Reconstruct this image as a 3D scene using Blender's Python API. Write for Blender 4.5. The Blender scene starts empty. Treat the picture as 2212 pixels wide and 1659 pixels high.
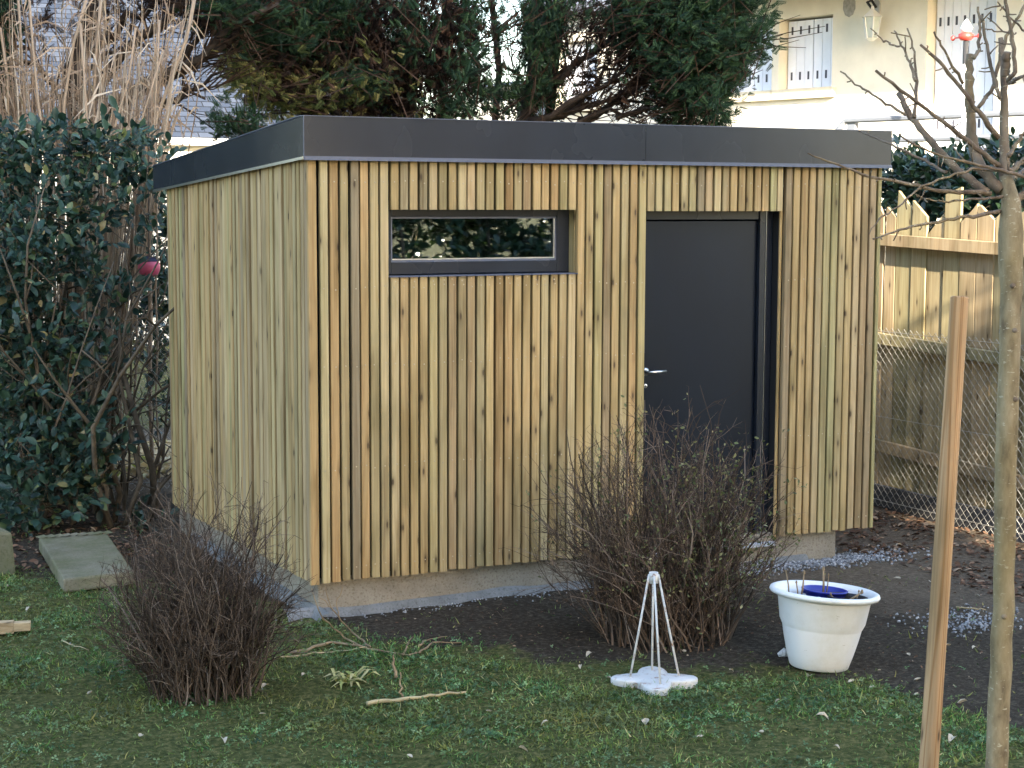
import bpy, math, random
import numpy as np
from mathutils import Vector, Matrix, noise

random.seed(7); RNG = np.random.default_rng(7)
scene = bpy.context.scene
col = scene.collection

# ------------------------------------------------------------------ camera
CAM = np.array([-3.2087, -8.6836, 2.0752]); YAW, PITCH, ROLL = 0.4676, 0.1064, 0.0036
FPX = 3724.3                       # focal length in units of a 2212 px wide picture
FW = np.array([math.sin(YAW)*math.cos(PITCH), math.cos(YAW)*math.cos(PITCH), -math.sin(PITCH)])
RT0 = np.array([math.cos(YAW), -math.sin(YAW), 0.0]); UP0 = np.cross(RT0, FW)
RT = RT0*math.cos(ROLL)+UP0*math.sin(ROLL); UP = -RT0*math.sin(ROLL)+UP0*math.cos(ROLL)
cd = bpy.data.cameras.new('camera'); cam = bpy.data.objects.new('camera', cd); col.objects.link(cam)
cd.sensor_width = 36.0; cd.lens = FPX/2212*36.0; cd.clip_start = 0.05; cd.clip_end = 1500
m = Matrix(((RT[0], UP[0], -FW[0], CAM[0]), (RT[1], UP[1], -FW[1], CAM[1]), (RT[2], UP[2], -FW[2], CAM[2]), (0, 0, 0, 1)))
cam.matrix_world = m
scene.camera = cam
scene.render.resolution_x = 1024; scene.render.resolution_y = 768

# ------------------------------------------------------------------ light
SUN_AZ = (-0.17, -0.985); SUN_EL = math.radians(20.5)
world = bpy.data.worlds.new('World'); scene.world = world; world.use_nodes = True
wn = world.node_tree; wn.nodes.clear()
sky = wn.nodes.new('ShaderNodeTexSky'); sky.sky_type = 'NISHITA'; sky.sun_disc = False
sky.sun_elevation = SUN_EL
sky.sun_rotation = math.atan2(SUN_AZ[0], SUN_AZ[1])
sky.air_density = 1.0; sky.dust_density = 1.6; sky.ozone_density = 0.7
bg = wn.nodes.new('ShaderNodeBackground'); bg.inputs['Strength'].default_value = 0.15
wo = wn.nodes.new('ShaderNodeOutputWorld')
wn.links.new(sky.outputs['Color'], bg.inputs['Color']); wn.links.new(bg.outputs['Background'], wo.inputs['Surface'])
sl = bpy.data.lights.new('sun', 'SUN'); sl.energy = 5.0; sl.angle = math.radians(0.55); sl.color = (1.0, 0.90, 0.74)
so = bpy.data.objects.new('sun', sl); col.objects.link(so)
sdir = Vector((SUN_AZ[0]*math.cos(SUN_EL), SUN_AZ[1]*math.cos(SUN_EL), math.sin(SUN_EL))).normalized()
so.rotation_euler = sdir.to_track_quat('Z', 'Y').to_euler()
so.location = (-4, -30, 25)
vs = scene.view_settings
vs.view_transform = 'Standard'; vs.look = 'None'; vs.gamma = 1.0; vs.use_curve_mapping = False
vs.exposure = 2.78

# ------------------------------------------------------------------ placing helpers
def ray(px, py):
    d = FW*FPX + RT*(px-1106) + UP*(829.5-py)
    return d/np.linalg.norm(d)
def at_d(px, py, depth):
    d = ray(px, py); return CAM + d*(depth/(d@FW))
def at_x(px, py, X):
    d = ray(px, py); return CAM + d*((X-CAM[0])/d[0])
def at_y(px, py, Y):
    d = ray(px, py); return CAM + d*((Y-CAM[1])/d[1])
def at_plane(px, py, p, n):
    d = ray(px, py); return CAM + d*(((p-CAM)@n)/(d@n))
def nz(x, y, s=1.0, o=0.0):
    return noise.noise(Vector((x*s+o, y*s-o, o*0.37)))
def gz(x, y):
    z = -0.19 - 0.012*max(0.0, min(-y, 6.0))
    if -6 < x < 9 and -6 < y < 8:
        z += 0.018*nz(x, y, 1.1, 3.1) + 0.010*nz(x, y, 3.7, 9.0)
    return z
def gnd(px, py):
    d = ray(px, py); t = (CAM[2]+0.2)/-d[2]
    for _ in range(6):
        p = CAM+d*t; t = (CAM[2]-gz(p[0], p[1]))/-d[2]
    return CAM+d*t

# ------------------------------------------------------------------ mesh helpers
class MB:
    def __init__(s): s.v = []; s.f = []
    def add(s, v, f):
        o = len(s.v); s.v += [tuple(map(float, p)) for p in v]; s.f += [tuple(i+o for i in q) for q in f]; return s
    def box(s, x0, x1, y0, y1, z0, z1):
        return s.add([(x0,y0,z0),(x1,y0,z0),(x1,y1,z0),(x0,y1,z0),(x0,y0,z1),(x1,y0,z1),(x1,y1,z1),(x0,y1,z1)],
              [(0,3,2,1),(4,5,6,7),(0,1,5,4),(1,2,6,5),(2,3,7,6),(3,0,4,7)])
    def bbox(s, x0, x1, y0, y1, z0, z1, b=0.004):
        # box with its four vertical edges chamfered
        P = [(x0+b,y0),(x1-b,y0),(x1,y0+b),(x1,y1-b),(x1-b,y1),(x0+b,y1),(x0,y1-b),(x0,y0+b)]
        return s.prism(P, z0, z1)
    def prism(s, P, z0, z1):
        n = len(P)
        v = [(x,y,z0) for x,y in P]+[(x,y,z1) for x,y in P]
        f = [tuple(range(n))[::-1], tuple(range(n, 2*n))]+[(i,(i+1)%n,n+(i+1)%n,n+i) for i in range(n)]
        return s.add(v, f)
    def extrude(s, poly, off):
        # polygon of 3-d points pushed along a vector
        n = len(poly); poly = [np.array(p, float) for p in poly]; off = np.array(off, float)
        v = poly+[p+off for p in poly]
        return s.add(v, [tuple(range(n)), tuple(range(n, 2*n))[::-1]]+[(i,n+i,n+(i+1)%n,(i+1)%n) for i in range(n)])
    def tube(s, path, rad, n=6, cap=True):
        path = [np.array(p, float) for p in path]
        if np.isscalar(rad): rad = [rad]*len(path)
        a = np.array([0.13, 0.27, 0.95]); v = []; k = len(path)
        for i, p in enumerate(path):
            t = path[min(i+1,k-1)]-path[max(i-1,0)]; t = t/(np.linalg.norm(t)+1e-9)
            if abs(t@a) > 0.97: a = np.array([0.95, 0.2, 0.1])
            u = np.cross(t, a); u /= np.linalg.norm(u)+1e-9; w = np.cross(t, u); a = np.cross(u, t)
            for j in range(n):
                q = 2*math.pi*j/n; v.append(p+rad[i]*(u*math.cos(q)+w*math.sin(q)))
        f = [(i*n+j, i*n+(j+1)%n, (i+1)*n+(j+1)%n, (i+1)*n+j) for i in range(k-1) for j in range(n)]
        if cap: f += [tuple(range(n))[::-1], tuple(range((k-1)*n, k*n))]
        return s.add(v, f)
    def lathe(s, prof, c=(0,0,0), n=40):
        v = [(c[0]+r*math.cos(2*math.pi*j/n), c[1]+r*math.sin(2*math.pi*j/n), c[2]+z) for r,z in prof for j in range(n)]
        f = [(i*n+j, i*n+(j+1)%n, (i+1)*n+(j+1)%n, (i+1)*n+j) for i in range(len(prof)-1) for j in range(n)]
        return s.add(v, f)
    def build(s, name, mat, parent=None, smooth=False, bevel=0):
        me = bpy.data.meshes.new(name); me.from_pydata(s.v, [], s.f); me.update()
        return link(name, me, mat, parent, smooth, bevel)
def link(name, me, mat, parent=None, smooth=False, bevel=0):
    if mat and not me.materials: me.materials.append(mat)
    if smooth: me.polygons.foreach_set('use_smooth', [True]*len(me.polygons))
    o = bpy.data.objects.new(name, me); col.objects.link(o)
    if parent:
        o.parent = parent; o.matrix_parent_inverse = Matrix.Translation(-parent.location)
    if bevel:
        b = o.modifiers.new('bevel', 'BEVEL'); b.width = bevel; b.segments = 2; b.limit_method = 'ANGLE'
    return o
def tag(o, label, cat, group=None, kind=None):
    o['label'] = label
    if cat: o['category'] = cat
    if group: o['group'] = group
    if kind: o['kind'] = kind
    return o
def empty(name, loc, label, cat, group=None):
    o = bpy.data.objects.new(name, None); col.objects.link(o); o.location = tuple(map(float, loc)); o.empty_display_size = 0.2
    return tag(o, label, cat, group)
def big_mesh(name, V, F, mat, parent=None, smooth=False):
    """V (n,3) array, F (m,k) int array of equal-sized faces"""
    me = bpy.data.meshes.new(name); k = F.shape[1]
    me.vertices.add(len(V)); me.vertices.foreach_set('co', np.ascontiguousarray(V, dtype=np.float32).ravel())
    me.loops.add(F.size); me.loops.foreach_set('vertex_index', np.ascontiguousarray(F, dtype=np.int32).ravel())
    me.polygons.add(len(F)); me.polygons.foreach_set('loop_start', np.arange(0, F.size, k, dtype=np.int32))
    me.update(calc_edges=True); me.validate()
    return link(name, me, mat, parent, smooth)
def scatter(tv, tf, P, X, Y, Z, S):
    """copies of a template: positions P, axes X,Y,Z (n,3), scale S (n,) or (n,3)"""
    tv = np.array(tv, float); tf = np.array(tf, int); n = len(P)
    S = np.asarray(S, float); S = np.repeat(S[:, None], 3, 1) if S.ndim == 1 else S
    V = P[:, None, :] + (tv[None, :, 0:1]*S[:, None, 0:1])*X[:, None, :] + (tv[None, :, 1:2]*S[:, None, 1:2])*Y[:, None, :] + (tv[None, :, 2:3]*S[:, None, 2:3])*Z[:, None, :]
    F = tf[None]+(np.arange(n)*len(tv))[:, None, None]
    return V.reshape(-1, 3), F.reshape(-1, tf.shape[1])
def unit(a): return a/(np.linalg.norm(a, axis=-1, keepdims=True)+1e-9)
def frames(D, N=None, rng=RNG):
    """axes: Y along D, Z roughly N"""
    Y = unit(D)
    if N is None: N = rng.normal(size=D.shape)
    X = unit(np.cross(Y, N)); Z = np.cross(X, Y); return X, Y, Z

# ------------------------------------------------------------------ materials
def nodes(name):
    m = bpy.data.materials.new(name); m.use_nodes = True
    nt = m.node_tree; b = nt.nodes['Principled BSDF']; return m, nt, b
def N(nt, t, **kw):
    n = nt.nodes.new('ShaderNode'+t)
    for k, v in kw.items():
        if k in n.inputs: n.inputs[k].default_value = v
        else: setattr(n, k, v)
    return n
def ramp(nt, stops, fac=None, interp='LINEAR'):
    r = nt.nodes.new('ShaderNodeValToRGB'); r.color_ramp.interpolation = interp
    e = r.color_ramp.elements
    e[0].position, e[0].color = stops[0][0], (*stops[0][1], 1); e[1].position, e[1].color = stops[-1][0], (*stops[-1][1], 1)
    for p, c in stops[1:-1]:
        q = e.new(p); q.color = (*c, 1)
    if fac is not None: nt.links.new(fac, r.inputs['Fac'])
    return r
def mixc(nt, a, b, fac, mode='MIX'):
    n = nt.nodes.new('ShaderNodeMix'); n.data_type = 'RGBA'; n.blend_type = mode
    def put(i, v):
        if hasattr(v, 'is_linked'): nt.links.new(v, n.inputs[i])
        elif isinstance(v, (tuple, list)): n.inputs[i].default_value = (*v, 1)
        else: n.inputs[i].default_value = v
    put(0, fac); put(6, a); put(7, b); return n.outputs[2]
def math_(nt, op, a, b=None):
    n = nt.nodes.new('ShaderNodeMath'); n.operation = op
    for i, v in enumerate((a, b)):
        if v is None: continue
        if hasattr(v, 'is_linked'): nt.links.new(v, n.inputs[i])
        else: n.inputs[i].default_value = v
    return n.outputs[0]
def bump(nt, b, h, strength=0.3, dist=0.01):
    n = nt.nodes.new('ShaderNodeBump'); n.inputs['Strength'].default_value = strength; n.inputs['Distance'].default_value = dist
    nt.links.new(h, n.inputs['Height']); nt.links.new(n.outputs['Normal'], b.inputs['Normal'])
def coords(nt, scale=(1,1,1), kind='Object', offset=None):
    tc = nt.nodes.new('ShaderNodeTexCoord'); mp = nt.nodes.new('ShaderNodeMapping')
    mp.inputs['Scale'].default_value = scale; nt.links.new(tc.outputs[kind], mp.inputs['Vector'])
    if offset is not None: nt.links.new(offset, mp.inputs['Location'])
    return mp.outputs['Vector']
def noise_(nt, vec, scale, detail=4, rough=0.55, dist=0.0):
    n = nt.nodes.new('ShaderNodeTexNoise'); n.inputs['Scale'].default_value = scale; n.inputs['Detail'].default_value = detail
    n.inputs['Roughness'].default_value = rough; n.inputs['Distortion'].default_value = dist
    if vec is not None: nt.links.new(vec, n.inputs['Vector'])
    return n.outputs['Fac']

def plain(name, c, rough=0.6, var=0.15, scale=8, spec=0.5, metal=0.0, bmp=0.0, bscale=60):
    m, nt, b = nodes(name); v = coords(nt)
    f = noise_(nt, v, scale)
    lo = tuple(x*(1-var) for x in c); hi = tuple(min(1, x*(1+var)) for x in c)
    r = ramp(nt, [(0.3, lo), (0.7, hi)], f); nt.links.new(r.outputs[0], b.inputs['Base Color'])
    b.inputs['Roughness'].default_value = rough; b.inputs['Metallic'].default_value = metal
    b.inputs['Specular IOR Level'].default_value = spec
    if bmp: bump(nt, b, noise_(nt, v, bscale), bmp)
    return m

def wood(name, stops, knots=True, axis=2, grain=1.0, rough=0.72, figure=0.35, fscale=1.0):
    m, nt, b = nodes(name)
    oi = nt.nodes.new('ShaderNodeObjectInfo'); rnd = oi.outputs['Random']
    tc = nt.nodes.new('ShaderNodeTexCoord')
    wn_ = nt.nodes.new('ShaderNodeTexWhiteNoise'); wn_.noise_dimensions = '1D'; nt.links.new(rnd, wn_.inputs['W'])
    off = nt.nodes.new('ShaderNodeVectorMath'); off.operation = 'MULTIPLY_ADD'
    nt.links.new(wn_.outputs['Color'], off.inputs[0]); off.inputs[1].default_value = (37, 53, 71); nt.links.new(tc.outputs['Object'], off.inputs[2])
    P = off.outputs[0]
    def mp(sc):
        q = nt.nodes.new('ShaderNodeMapping'); nt.links.new(P, q.inputs['Vector']); q.inputs['Scale'].default_value = sc; return q.outputs[0]
    st = [14*grain]*3; st[axis] = 0.55
    g1 = noise_(nt, mp(tuple(st)), 1.6, 5, 0.6, 0.8)
    st2 = [120*grain]*3; st2[axis] = 2.2
    g2 = noise_(nt, mp(tuple(st2)), 1.0, 3, 0.6)
    st3 = [5]*3; st3[axis] = 1.3
    g3 = noise_(nt, mp(tuple(st3)), 1.0, 3, 0.5)
    base = ramp(nt, stops, rnd, 'CONSTANT' if False else 'LINEAR').outputs[0]
    g1r = ramp(nt, [(0.30, (0.60, 0.52, 0.43)), (0.48, (0.95, 0.94, 0.92)), (0.7, (1.12, 1.1, 1.05))], g1).outputs[0]
    c = mixc(nt, base, g1r, 0.75, 'MULTIPLY')
    g2r = ramp(nt, [(0.35, (0.78, 0.74, 0.68)), (0.62, (1.05, 1.05, 1.05))], g2).outputs[0]
    c = mixc(nt, c, g2r, 0.6, 'MULTIPLY')
    g3r = ramp(nt, [(0.36, (0.56, 0.57, 0.50)), (0.50, (0.92, 0.93, 0.90)), (0.66, (1.06, 1.05, 1.03))], g3).outputs[0]
    c = mixc(nt, c, g3r, 0.8, 'MULTIPLY')
    fig = math_(nt, 'SINE', math_(nt, 'MULTIPLY', noise_(nt, mp(tuple(q_*fscale for q_ in st)), 1.0, 1, 0.4, 0.6), 46.0))
    fr_ = ramp(nt, [(0.0, (0.70, 0.60, 0.48)), (0.35, (1.0, 1.0, 1.0))], math_(nt, 'MULTIPLY_ADD', fig, 0.5)).outputs[0]
    c = mixc(nt, c, fr_, figure, 'MULTIPLY')
    h = g2
    if knots:
        sx = nt.nodes.new('ShaderNodeSeparateXYZ'); nt.links.new(P, sx.inputs[0])
        al = [sx.outputs[0], sx.outputs[1], sx.outputs[2]]; lon = al.pop(axis); cr = math_(nt, 'ADD', al[0], al[1])
        cx = nt.nodes.new('ShaderNodeCombineXYZ'); nt.links.new(math_(nt, 'MULTIPLY', cr, 12.0), cx.inputs[0]); nt.links.new(math_(nt, 'MULTIPLY', lon, 3.6), cx.inputs[1])
        vo = nt.nodes.new('ShaderNodeTexVoronoi'); vo.voronoi_dimensions = '2D'; vo.inputs['Scale'].default_value = 1.0; vo.inputs['Randomness'].default_value = 1.0
        nt.links.new(cx.outputs[0], vo.inputs['Vector'])
        sep = nt.nodes.new('ShaderNodeSeparateColor'); nt.links.new(vo.outputs['Color'], sep.inputs[0])
        gate = math_(nt, 'GREATER_THAN', sep.outputs[0], 0.62)
        kn = ramp(nt, [(0.045, (1,1,1)), (0.075, (0.55,0.55,0.55)), (0.13, (0.25,0.25,0.25)), (0.28, (0,0,0))], vo.outputs['Distance']).outputs[0]
        kf = math_(nt, 'MULTIPLY', kn, gate)
        c = mixc(nt, c, (0.055, 0.034, 0.018), math_(nt, 'MULTIPLY', kf, 0.9))
    nt.links.new(c, b.inputs['Base Color']); b.inputs['Roughness'].default_value = rough
    b.inputs['Specular IOR Level'].default_value = 0.25
    bump(nt, b, h, 0.25, 0.002)
    return m

def leafmat(name, stops, rough=0.4, trans=0.25, spec=0.5, tint=(1.3, 1.35, 0.6), patch=None):
    m, nt, b = nodes(name)
    g = nt.nodes.new('ShaderNodeNewGeometry')
    r = ramp(nt, stops, g.outputs['Random Per Island']); rc = r.outputs[0]
    if patch:
        pf_ = ramp(nt, [(0.42,(0,0,0)),(0.66,(1,1,1))], noise_(nt, coords(nt), 1.9, 5, 0.65)).outputs[0]; rc = mixc(nt, rc, patch, math_(nt, 'MULTIPLY', pf_, 0.75))
        pg_ = ramp(nt, [(0.35,(0.72,0.75,0.75)),(0.65,(1.7,1.65,1.5))], noise_(nt, coords(nt), 4.7, 4, 0.6)).outputs[0]; rc = mixc(nt, rc, pg_, 1.0, 'MULTIPLY')
    nt.links.new(rc, b.inputs['Base Color']); b.inputs['Roughness'].default_value = rough
    b.inputs['Specular IOR Level'].default_value = spec
    if trans > 0:
        t = nt.nodes.new('ShaderNodeBsdfTranslucent'); nt.links.new(mixc(nt, rc, (*tint,), 1.0, 'MULTIPLY'), t.inputs['Color'])
        mx = nt.nodes.new('ShaderNodeMixShader'); mx.inputs[0].default_value = trans
        nt.links.new(b.outputs[0], mx.inputs[1]); nt.links.new(t.outputs[0], mx.inputs[2])
        nt.links.new(mx.outputs[0], nt.nodes['Material Output'].inputs['Surface'])
    return m

M = {}
M['slat'] = wood('larch_slat', [(0.0,(0.44,0.31,0.15)),(0.12,(0.48,0.345,0.17)),(0.24,(0.44,0.28,0.13)),(0.36,(0.52,0.39,0.20)),(0.46,(0.36,0.28,0.15)),(0.56,(0.49,0.33,0.16)),(0.65,(0.28,0.215,0.14)),(0.72,(0.46,0.355,0.175)),(0.80,(0.40,0.345,0.17)),(0.88,(0.47,0.33,0.19)),(1.0,(0.53,0.42,0.23))])
M['picket'] = wood('fence_board', [(0.0,(0.36,0.27,0.17)),(0.5,(0.44,0.34,0.21)),(1.0,(0.33,0.29,0.16))], grain=0.7)
M['stake'] = wood('stake_wood', [(0.0,(0.46,0.29,0.16)),(1.0,(0.48,0.30,0.165))], grain=1.6, figure=1.0, fscale=0.8)
M['pine'] = wood('cut_pine', [(0.0,(0.52,0.37,0.22)),(1.0,(0.55,0.40,0.24))], axis=0)
M['membrane'] = plain('black_membrane', (0.006,0.006,0.007), 0.9)
def coated(name, c, r0, r1, spec):
    m, nt, b = nodes(name); v = coords(nt); f = noise_(nt, coords(nt, (1.2, 1.2, 0.5)), 2.2, 6, 0.6)
    r = ramp(nt, [(0.3, tuple(x*0.85 for x in c)), (0.7, tuple(x*1.2 for x in c))], f); nt.links.new(r.outputs[0], b.inputs['Base Color'])
    st_ = noise_(nt, coords(nt, (1, 1, 0.6)), 2.6, 3, 0.5); rr = ramp(nt, [(0.35, (r0,)*3), (0.7, (r1,)*3)], st_); nt.links.new(rr.outputs[0], b.inputs['Roughness'])
    b.inputs['Specular IOR Level'].default_value = spec; bump(nt, b, noise_(nt, v, 1.1, 1), 0.06, 0.02); return m
M['anthracite'] = coated('anthracite_metal', (0.014,0.0175,0.026), 0.24, 0.29, 0.43)
M['door'] = coated('anthracite_door', (0.0035,0.0070,0.0155), 0.30, 0.36, 0.32)
M['trim'] = plain('drip_trim', (0.09,0.10,0.14), 0.4, 0.05, 2)
M['steel'] = plain('brushed_steel', (0.62,0.62,0.62), 0.3, 0.05, 4, 0.5, 1.0)
M['screw'] = plain('screw_head', (0.40,0.33,0.22), 0.35, 0.3, 50, 0.5, 0.8)
M['felt'] = plain('roof_felt', (0.045,0.045,0.05), 0.9, 0.2, 6)
def scuffed():
    m, nt, b = nodes('white_plastic'); v = coords(nt); f = ramp(nt, [(0.50,(0,0,0)),(0.72,(1,1,1))], noise_(nt, v, 5, 8, 0.72)).outputs[0]
    sc_ = ramp(nt, [(0.66,(0,0,0)),(0.70,(1,1,1))], noise_(nt, coords(nt, (1,1,3)), 24, 4, 0.7)).outputs[0]
    c = mixc(nt, (0.70,0.69,0.67), (0.56,0.53,0.45), math_(nt, 'MULTIPLY', f, 0.6)); c = mixc(nt, c, (0.30,0.27,0.19), math_(nt, 'MULTIPLY', sc_, 0.5))
    nt.links.new(c, b.inputs['Base Color']); b.inputs['Roughness'].default_value = 0.45; return m
M['white'] = scuffed()
M['bluepot'] = plain('blue_plastic', (0.012,0.022,0.24), 0.4, 0.1, 5)
M['blackpot'] = plain('black_plastic', (0.012,0.012,0.014), 0.5)
M['wire'] = plain('galvanised_wire', (0.30,0.285,0.25), 0.5, 0.25, 20, 0.5, 0.2)
M['rail'] = plain('shade_darkened_rail', (0.15,0.16,0.18), 0.5, 0.1, 3)  # darker than the other railing grey, standing in for shade on the railing
M['galv'] = plain('painted_rail', (0.34,0.36,0.38), 0.5, 0.1, 3)
M['greypost'] = plain('concrete_post', (0.24,0.235,0.22), 0.9, 0.2, 14, 0.2, 0, 0.4)
M['shutter'] = plain('shutter_paint', (0.76,0.77,0.84), 0.6, 0.06, 3)
M['slot'] = plain('shutter_slot', (0.06,0.06,0.08), 0.8)
M['sill'] = plain('sill_stone', (0.62,0.55,0.42), 0.85, 0.1, 6)
M['cream'] = plain('cream_render', (0.70,0.65,0.55), 0.95, 0.07, 2.5, 0.1, 0, 0.25, 30)
M['whitewall'] = plain('white_render', (0.72,0.70,0.64), 0.95, 0.06, 2, 0.1)
M['bark'] = plain('dark_bark', (0.040,0.030,0.023), 0.95, 0.45, 16, 0.15, 0, 0.6, 40)
M['deadtwig'] = plain('dead_twig', (0.045,0.028,0.019), 0.95, 0.5, 9, 0.1)
M['hedgetwig'] = plain('hedge_twig', (0.10,0.078,0.055), 0.9, 0.4, 12, 0.2)
M['soilpot'] = plain('potting_soil', (0.022,0.017,0.013), 1.0, 0.4, 40, 0.1, 0, 0.8)
M['redpaint'] = plain('red_paint', (0.55,0.04,0.03), 0.4)
M['pink'] = plain('pink_rubber', (0.75,0.12,0.20), 0.45, 0.1, 3)
M['navy'] = plain('navy_cloth', (0.015,0.015,0.04), 0.8)
M['rooftile'] = plain('roof_slate_far', (0.10,0.105,0.125), 0.6, 0.2, 5)
M['glassgrey'] = plain('lantern_glass', (0.42,0.46,0.45), 0.2, 0.1, 4)
M['clay'] = plain('vent_grille', (0.30,0.29,0.27), 0.9, 0.25, 18)
def slate():
    m, nt, b = nodes('slate'); oi = nt.nodes.new('ShaderNodeNewGeometry')
    oj = nt.nodes.new('ShaderNodeObjectInfo'); f = math_(nt, 'FRACT', math_(nt, 'ADD', oi.outputs['Random Per Island'], oj.outputs['Random']))
    r = ramp(nt, [(0,(0.018,0.024,0.038)),(0.5,(0.027,0.034,0.050)),(1,(0.038,0.046,0.064))], f)
    nt.links.new(r.outputs[0], b.inputs['Base Color']); b.inputs['Roughness'].default_value = 0.6; b.inputs['Specular IOR Level'].default_value = 0.12; return m
M['slate'] = slate()
def glass():
    m, nt, b = nodes('window_glass'); b.inputs['Base Color'].default_value = (0.9,0.95,0.95,1)
    b.inputs['Transmission Weight'].default_value = 1.0; b.inputs['Roughness'].default_value = 0.0; b.inputs['IOR'].default_value = 1.9
    c = coords(nt); bump(nt, b, noise_(nt, c, 1.3, 1), 0.05, 0.004); return m
M['glass'] = glass()
def concrete(name, c1, c2, moss=0.0):
    m, nt, b = nodes(name); v = coords(nt)
    f = noise_(nt, v, 5, 8, 0.7); r = ramp(nt, [(0.3,c1),(0.7,c2)], f)
    f2 = noise_(nt, v, 70, 3, 0.7); r2 = ramp(nt, [(0.32,(0.45,0.42,0.38)),(0.48,(1,1,1))], f2)
    c = mixc(nt, r.outputs[0], r2.outputs[0], 0.7, 'MULTIPLY')
    if moss:
        g = ramp(nt, [(0.5-moss*0.25,(0,0,0)),(0.62,(1,1,1))], noise_(nt, v, 3.2, 6, 0.7)).outputs[0]
        c = mixc(nt, c, (0.10,0.11,0.045), math_(nt, 'MULTIPLY', g, 0.75))
    nt.links.new(c, b.inputs['Base Color']); b.inputs['Roughness'].default_value = 0.95; b.inputs['Specular IOR Level'].default_value = 0.15
    bump(nt, b, f2, 0.6, 0.006); return m
M['concrete'] = concrete('foundation_concrete', (0.20,0.165,0.125), (0.31,0.27,0.21))
M['mortar'] = concrete('pale_mortar', (0.11,0.11,0.105), (0.22,0.215,0.205))
M['block'] = concrete('mossy_block', (0.16,0.14,0.10), (0.27,0.24,0.18), 0.8)
M['whitestone'] = concrete('white_concrete', (0.42,0.41,0.39), (0.60,0.59,0.57))
def rusty_white():
    m, nt, b = nodes('rusty_white_paint'); v = coords(nt)
    f = ramp(nt, [(0.54,(0,0,0)),(0.68,(1,1,1))], noise_(nt, v, 22, 6, 0.75)).outputs[0]
    nt.links.new(mixc(nt, (0.56,0.54,0.51), (0.24,0.10,0.045), f), b.inputs['Base Color']); b.inputs['Roughness'].default_value = 0.6; return m
M['rustwhite'] = rusty_white()
def lichen_bark(name, c1, c2, c3):
    m, nt, b = nodes(name); v = coords(nt, (1,1,0.35))
    f = noise_(nt, v, 22, 6, 0.65); r = ramp(nt, [(0.32,c1),(0.5,c2),(0.7,c3)], f)
    v2 = coords(nt, (1,1,2.5)); f2 = ramp(nt, [(0.62,(0,0,0)),(0.68,(1,1,1))], noise_(nt, v2, 40, 3, 0.6)).outputs[0]
    c = mixc(nt, r.outputs[0], (0.42,0.38,0.28), math_(nt, 'MULTIPLY', f2, 0.8))
    g = ramp(nt, [(0.45,(0,0,0)),(0.65,(1,1,1))], noise_(nt, v, 4, 4)).outputs[0]
    c = mixc(nt, c, (0.20,0.15,0.06), math_(nt, 'MULTIPLY', g, 0.4))
    nt.links.new(c, b.inputs['Base Color']); b.inputs['Roughness'].default_value = 0.85; b.inputs['Specular IOR Level'].default_value = 0.2
    bump(nt, b, f, 0.5, 0.006); return m
M['fruitbark'] = lichen_bark('fruit_tree_bark', (0.115,0.085,0.052), (0.22,0.17,0.10), (0.31,0.25,0.16))
M['youngbark'] = lichen_bark('branch_bark', (0.085,0.06,0.045), (0.155,0.115,0.085), (0.22,0.18,0.14))
M['leaf'] = leafmat('hedge_leaf', [(0,(0.010,0.026,0.021)),(0.5,(0.024,0.056,0.042)),(0.85,(0.052,0.100,0.068)),(0.96,(0.10,0.13,0.045)),(1,(0.30,0.23,0.11))], 0.38, 0.12, 0.35)
M['ivy'] = leafmat('laurel_leaf', [(0,(0.012,0.030,0.020)),(0.6,(0.026,0.055,0.032)),(1,(0.05,0.09,0.045))], 0.3, 0.15)
M['cypress'] = leafmat('cypress_spray', [(0,(0.008,0.022,0.012)),(0.6,(0.020,0.048,0.022)),(1,(0.050,0.088,0.034))], 0.65, 0.2, 0.2)
M['cypressdry'] = leafmat('dry_cypress_spray', [(0,(0.010,0.007,0.006)),(0.6,(0.024,0.015,0.011)),(0.9,(0.060,0.034,0.022)),(1,(0.12,0.065,0.040))], 0.8, 0.3, 0.1, (1.1,1,0.9))
M['cypresslit'] = leafmat('painted_sunlit_spray', [(0,(0.05,0.07,0.02)),(0.6,(0.13,0.13,0.04)),(1,(0.26,0.21,0.08))], 0.7, 0.3, 0.2)  # yellow tone paints sunlight onto the lower spray tips
M['cane'] = leafmat('dry_cane', [(0,(0.15,0.095,0.055)),(0.4,(0.25,0.165,0.10)),(0.75,(0.33,0.24,0.155)),(1,(0.42,0.34,0.25))], 0.6, 0.0)
M['twig'] = leafmat('shrub_twig', [(0,(0.030,0.020,0.013)),(0.5,(0.070,0.047,0.032)),(0.85,(0.13,0.090,0.064)),(1,(0.25,0.19,0.15))], 0.85, 0.0, 0.2)
M['shrubleaf'] = leafmat('shrub_leaf', [(0,(0.05,0.065,0.022)),(0.6,(0.11,0.13,0.045)),(1,(0.28,0.25,0.13))], 0.6, 0.25)
M['grass'] = leafmat('lawn_blade', [(0,(0.018,0.050,0.016)),(0.3,(0.040,0.10,0.034)),(0.55,(0.085,0.185,0.060)),(0.75,(0.15,0.25,0.085)),(0.9,(0.24,0.26,0.10)),(1,(0.42,0.36,0.20))], 0.6, 0.3, 0.3, patch=(0.17,0.14,0.05))
M['clover'] = leafmat('clover_leaf', [(0,(0.020,0.050,0.018)),(0.5,(0.055,0.115,0.042)),(0.85,(0.10,0.18,0.07)),(1,(0.20,0.28,0.14))], 0.5, 0.25, 0.4, patch=(0.12,0.13,0.04))
M['litter'] = leafmat('leaf_litter', [(0,(0.055,0.032,0.020)),(0.5,(0.13,0.070,0.042)),(0.85,(0.24,0.14,0.085)),(1,(0.42,0.32,0.22))], 0.8, 0.15, 0.2, (1,0.9,0.8))
M['fallen'] = plain('pale_dead_leaf', (0.44,0.37,0.27), 0.7, 0.3, 30, 0.3)
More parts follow.
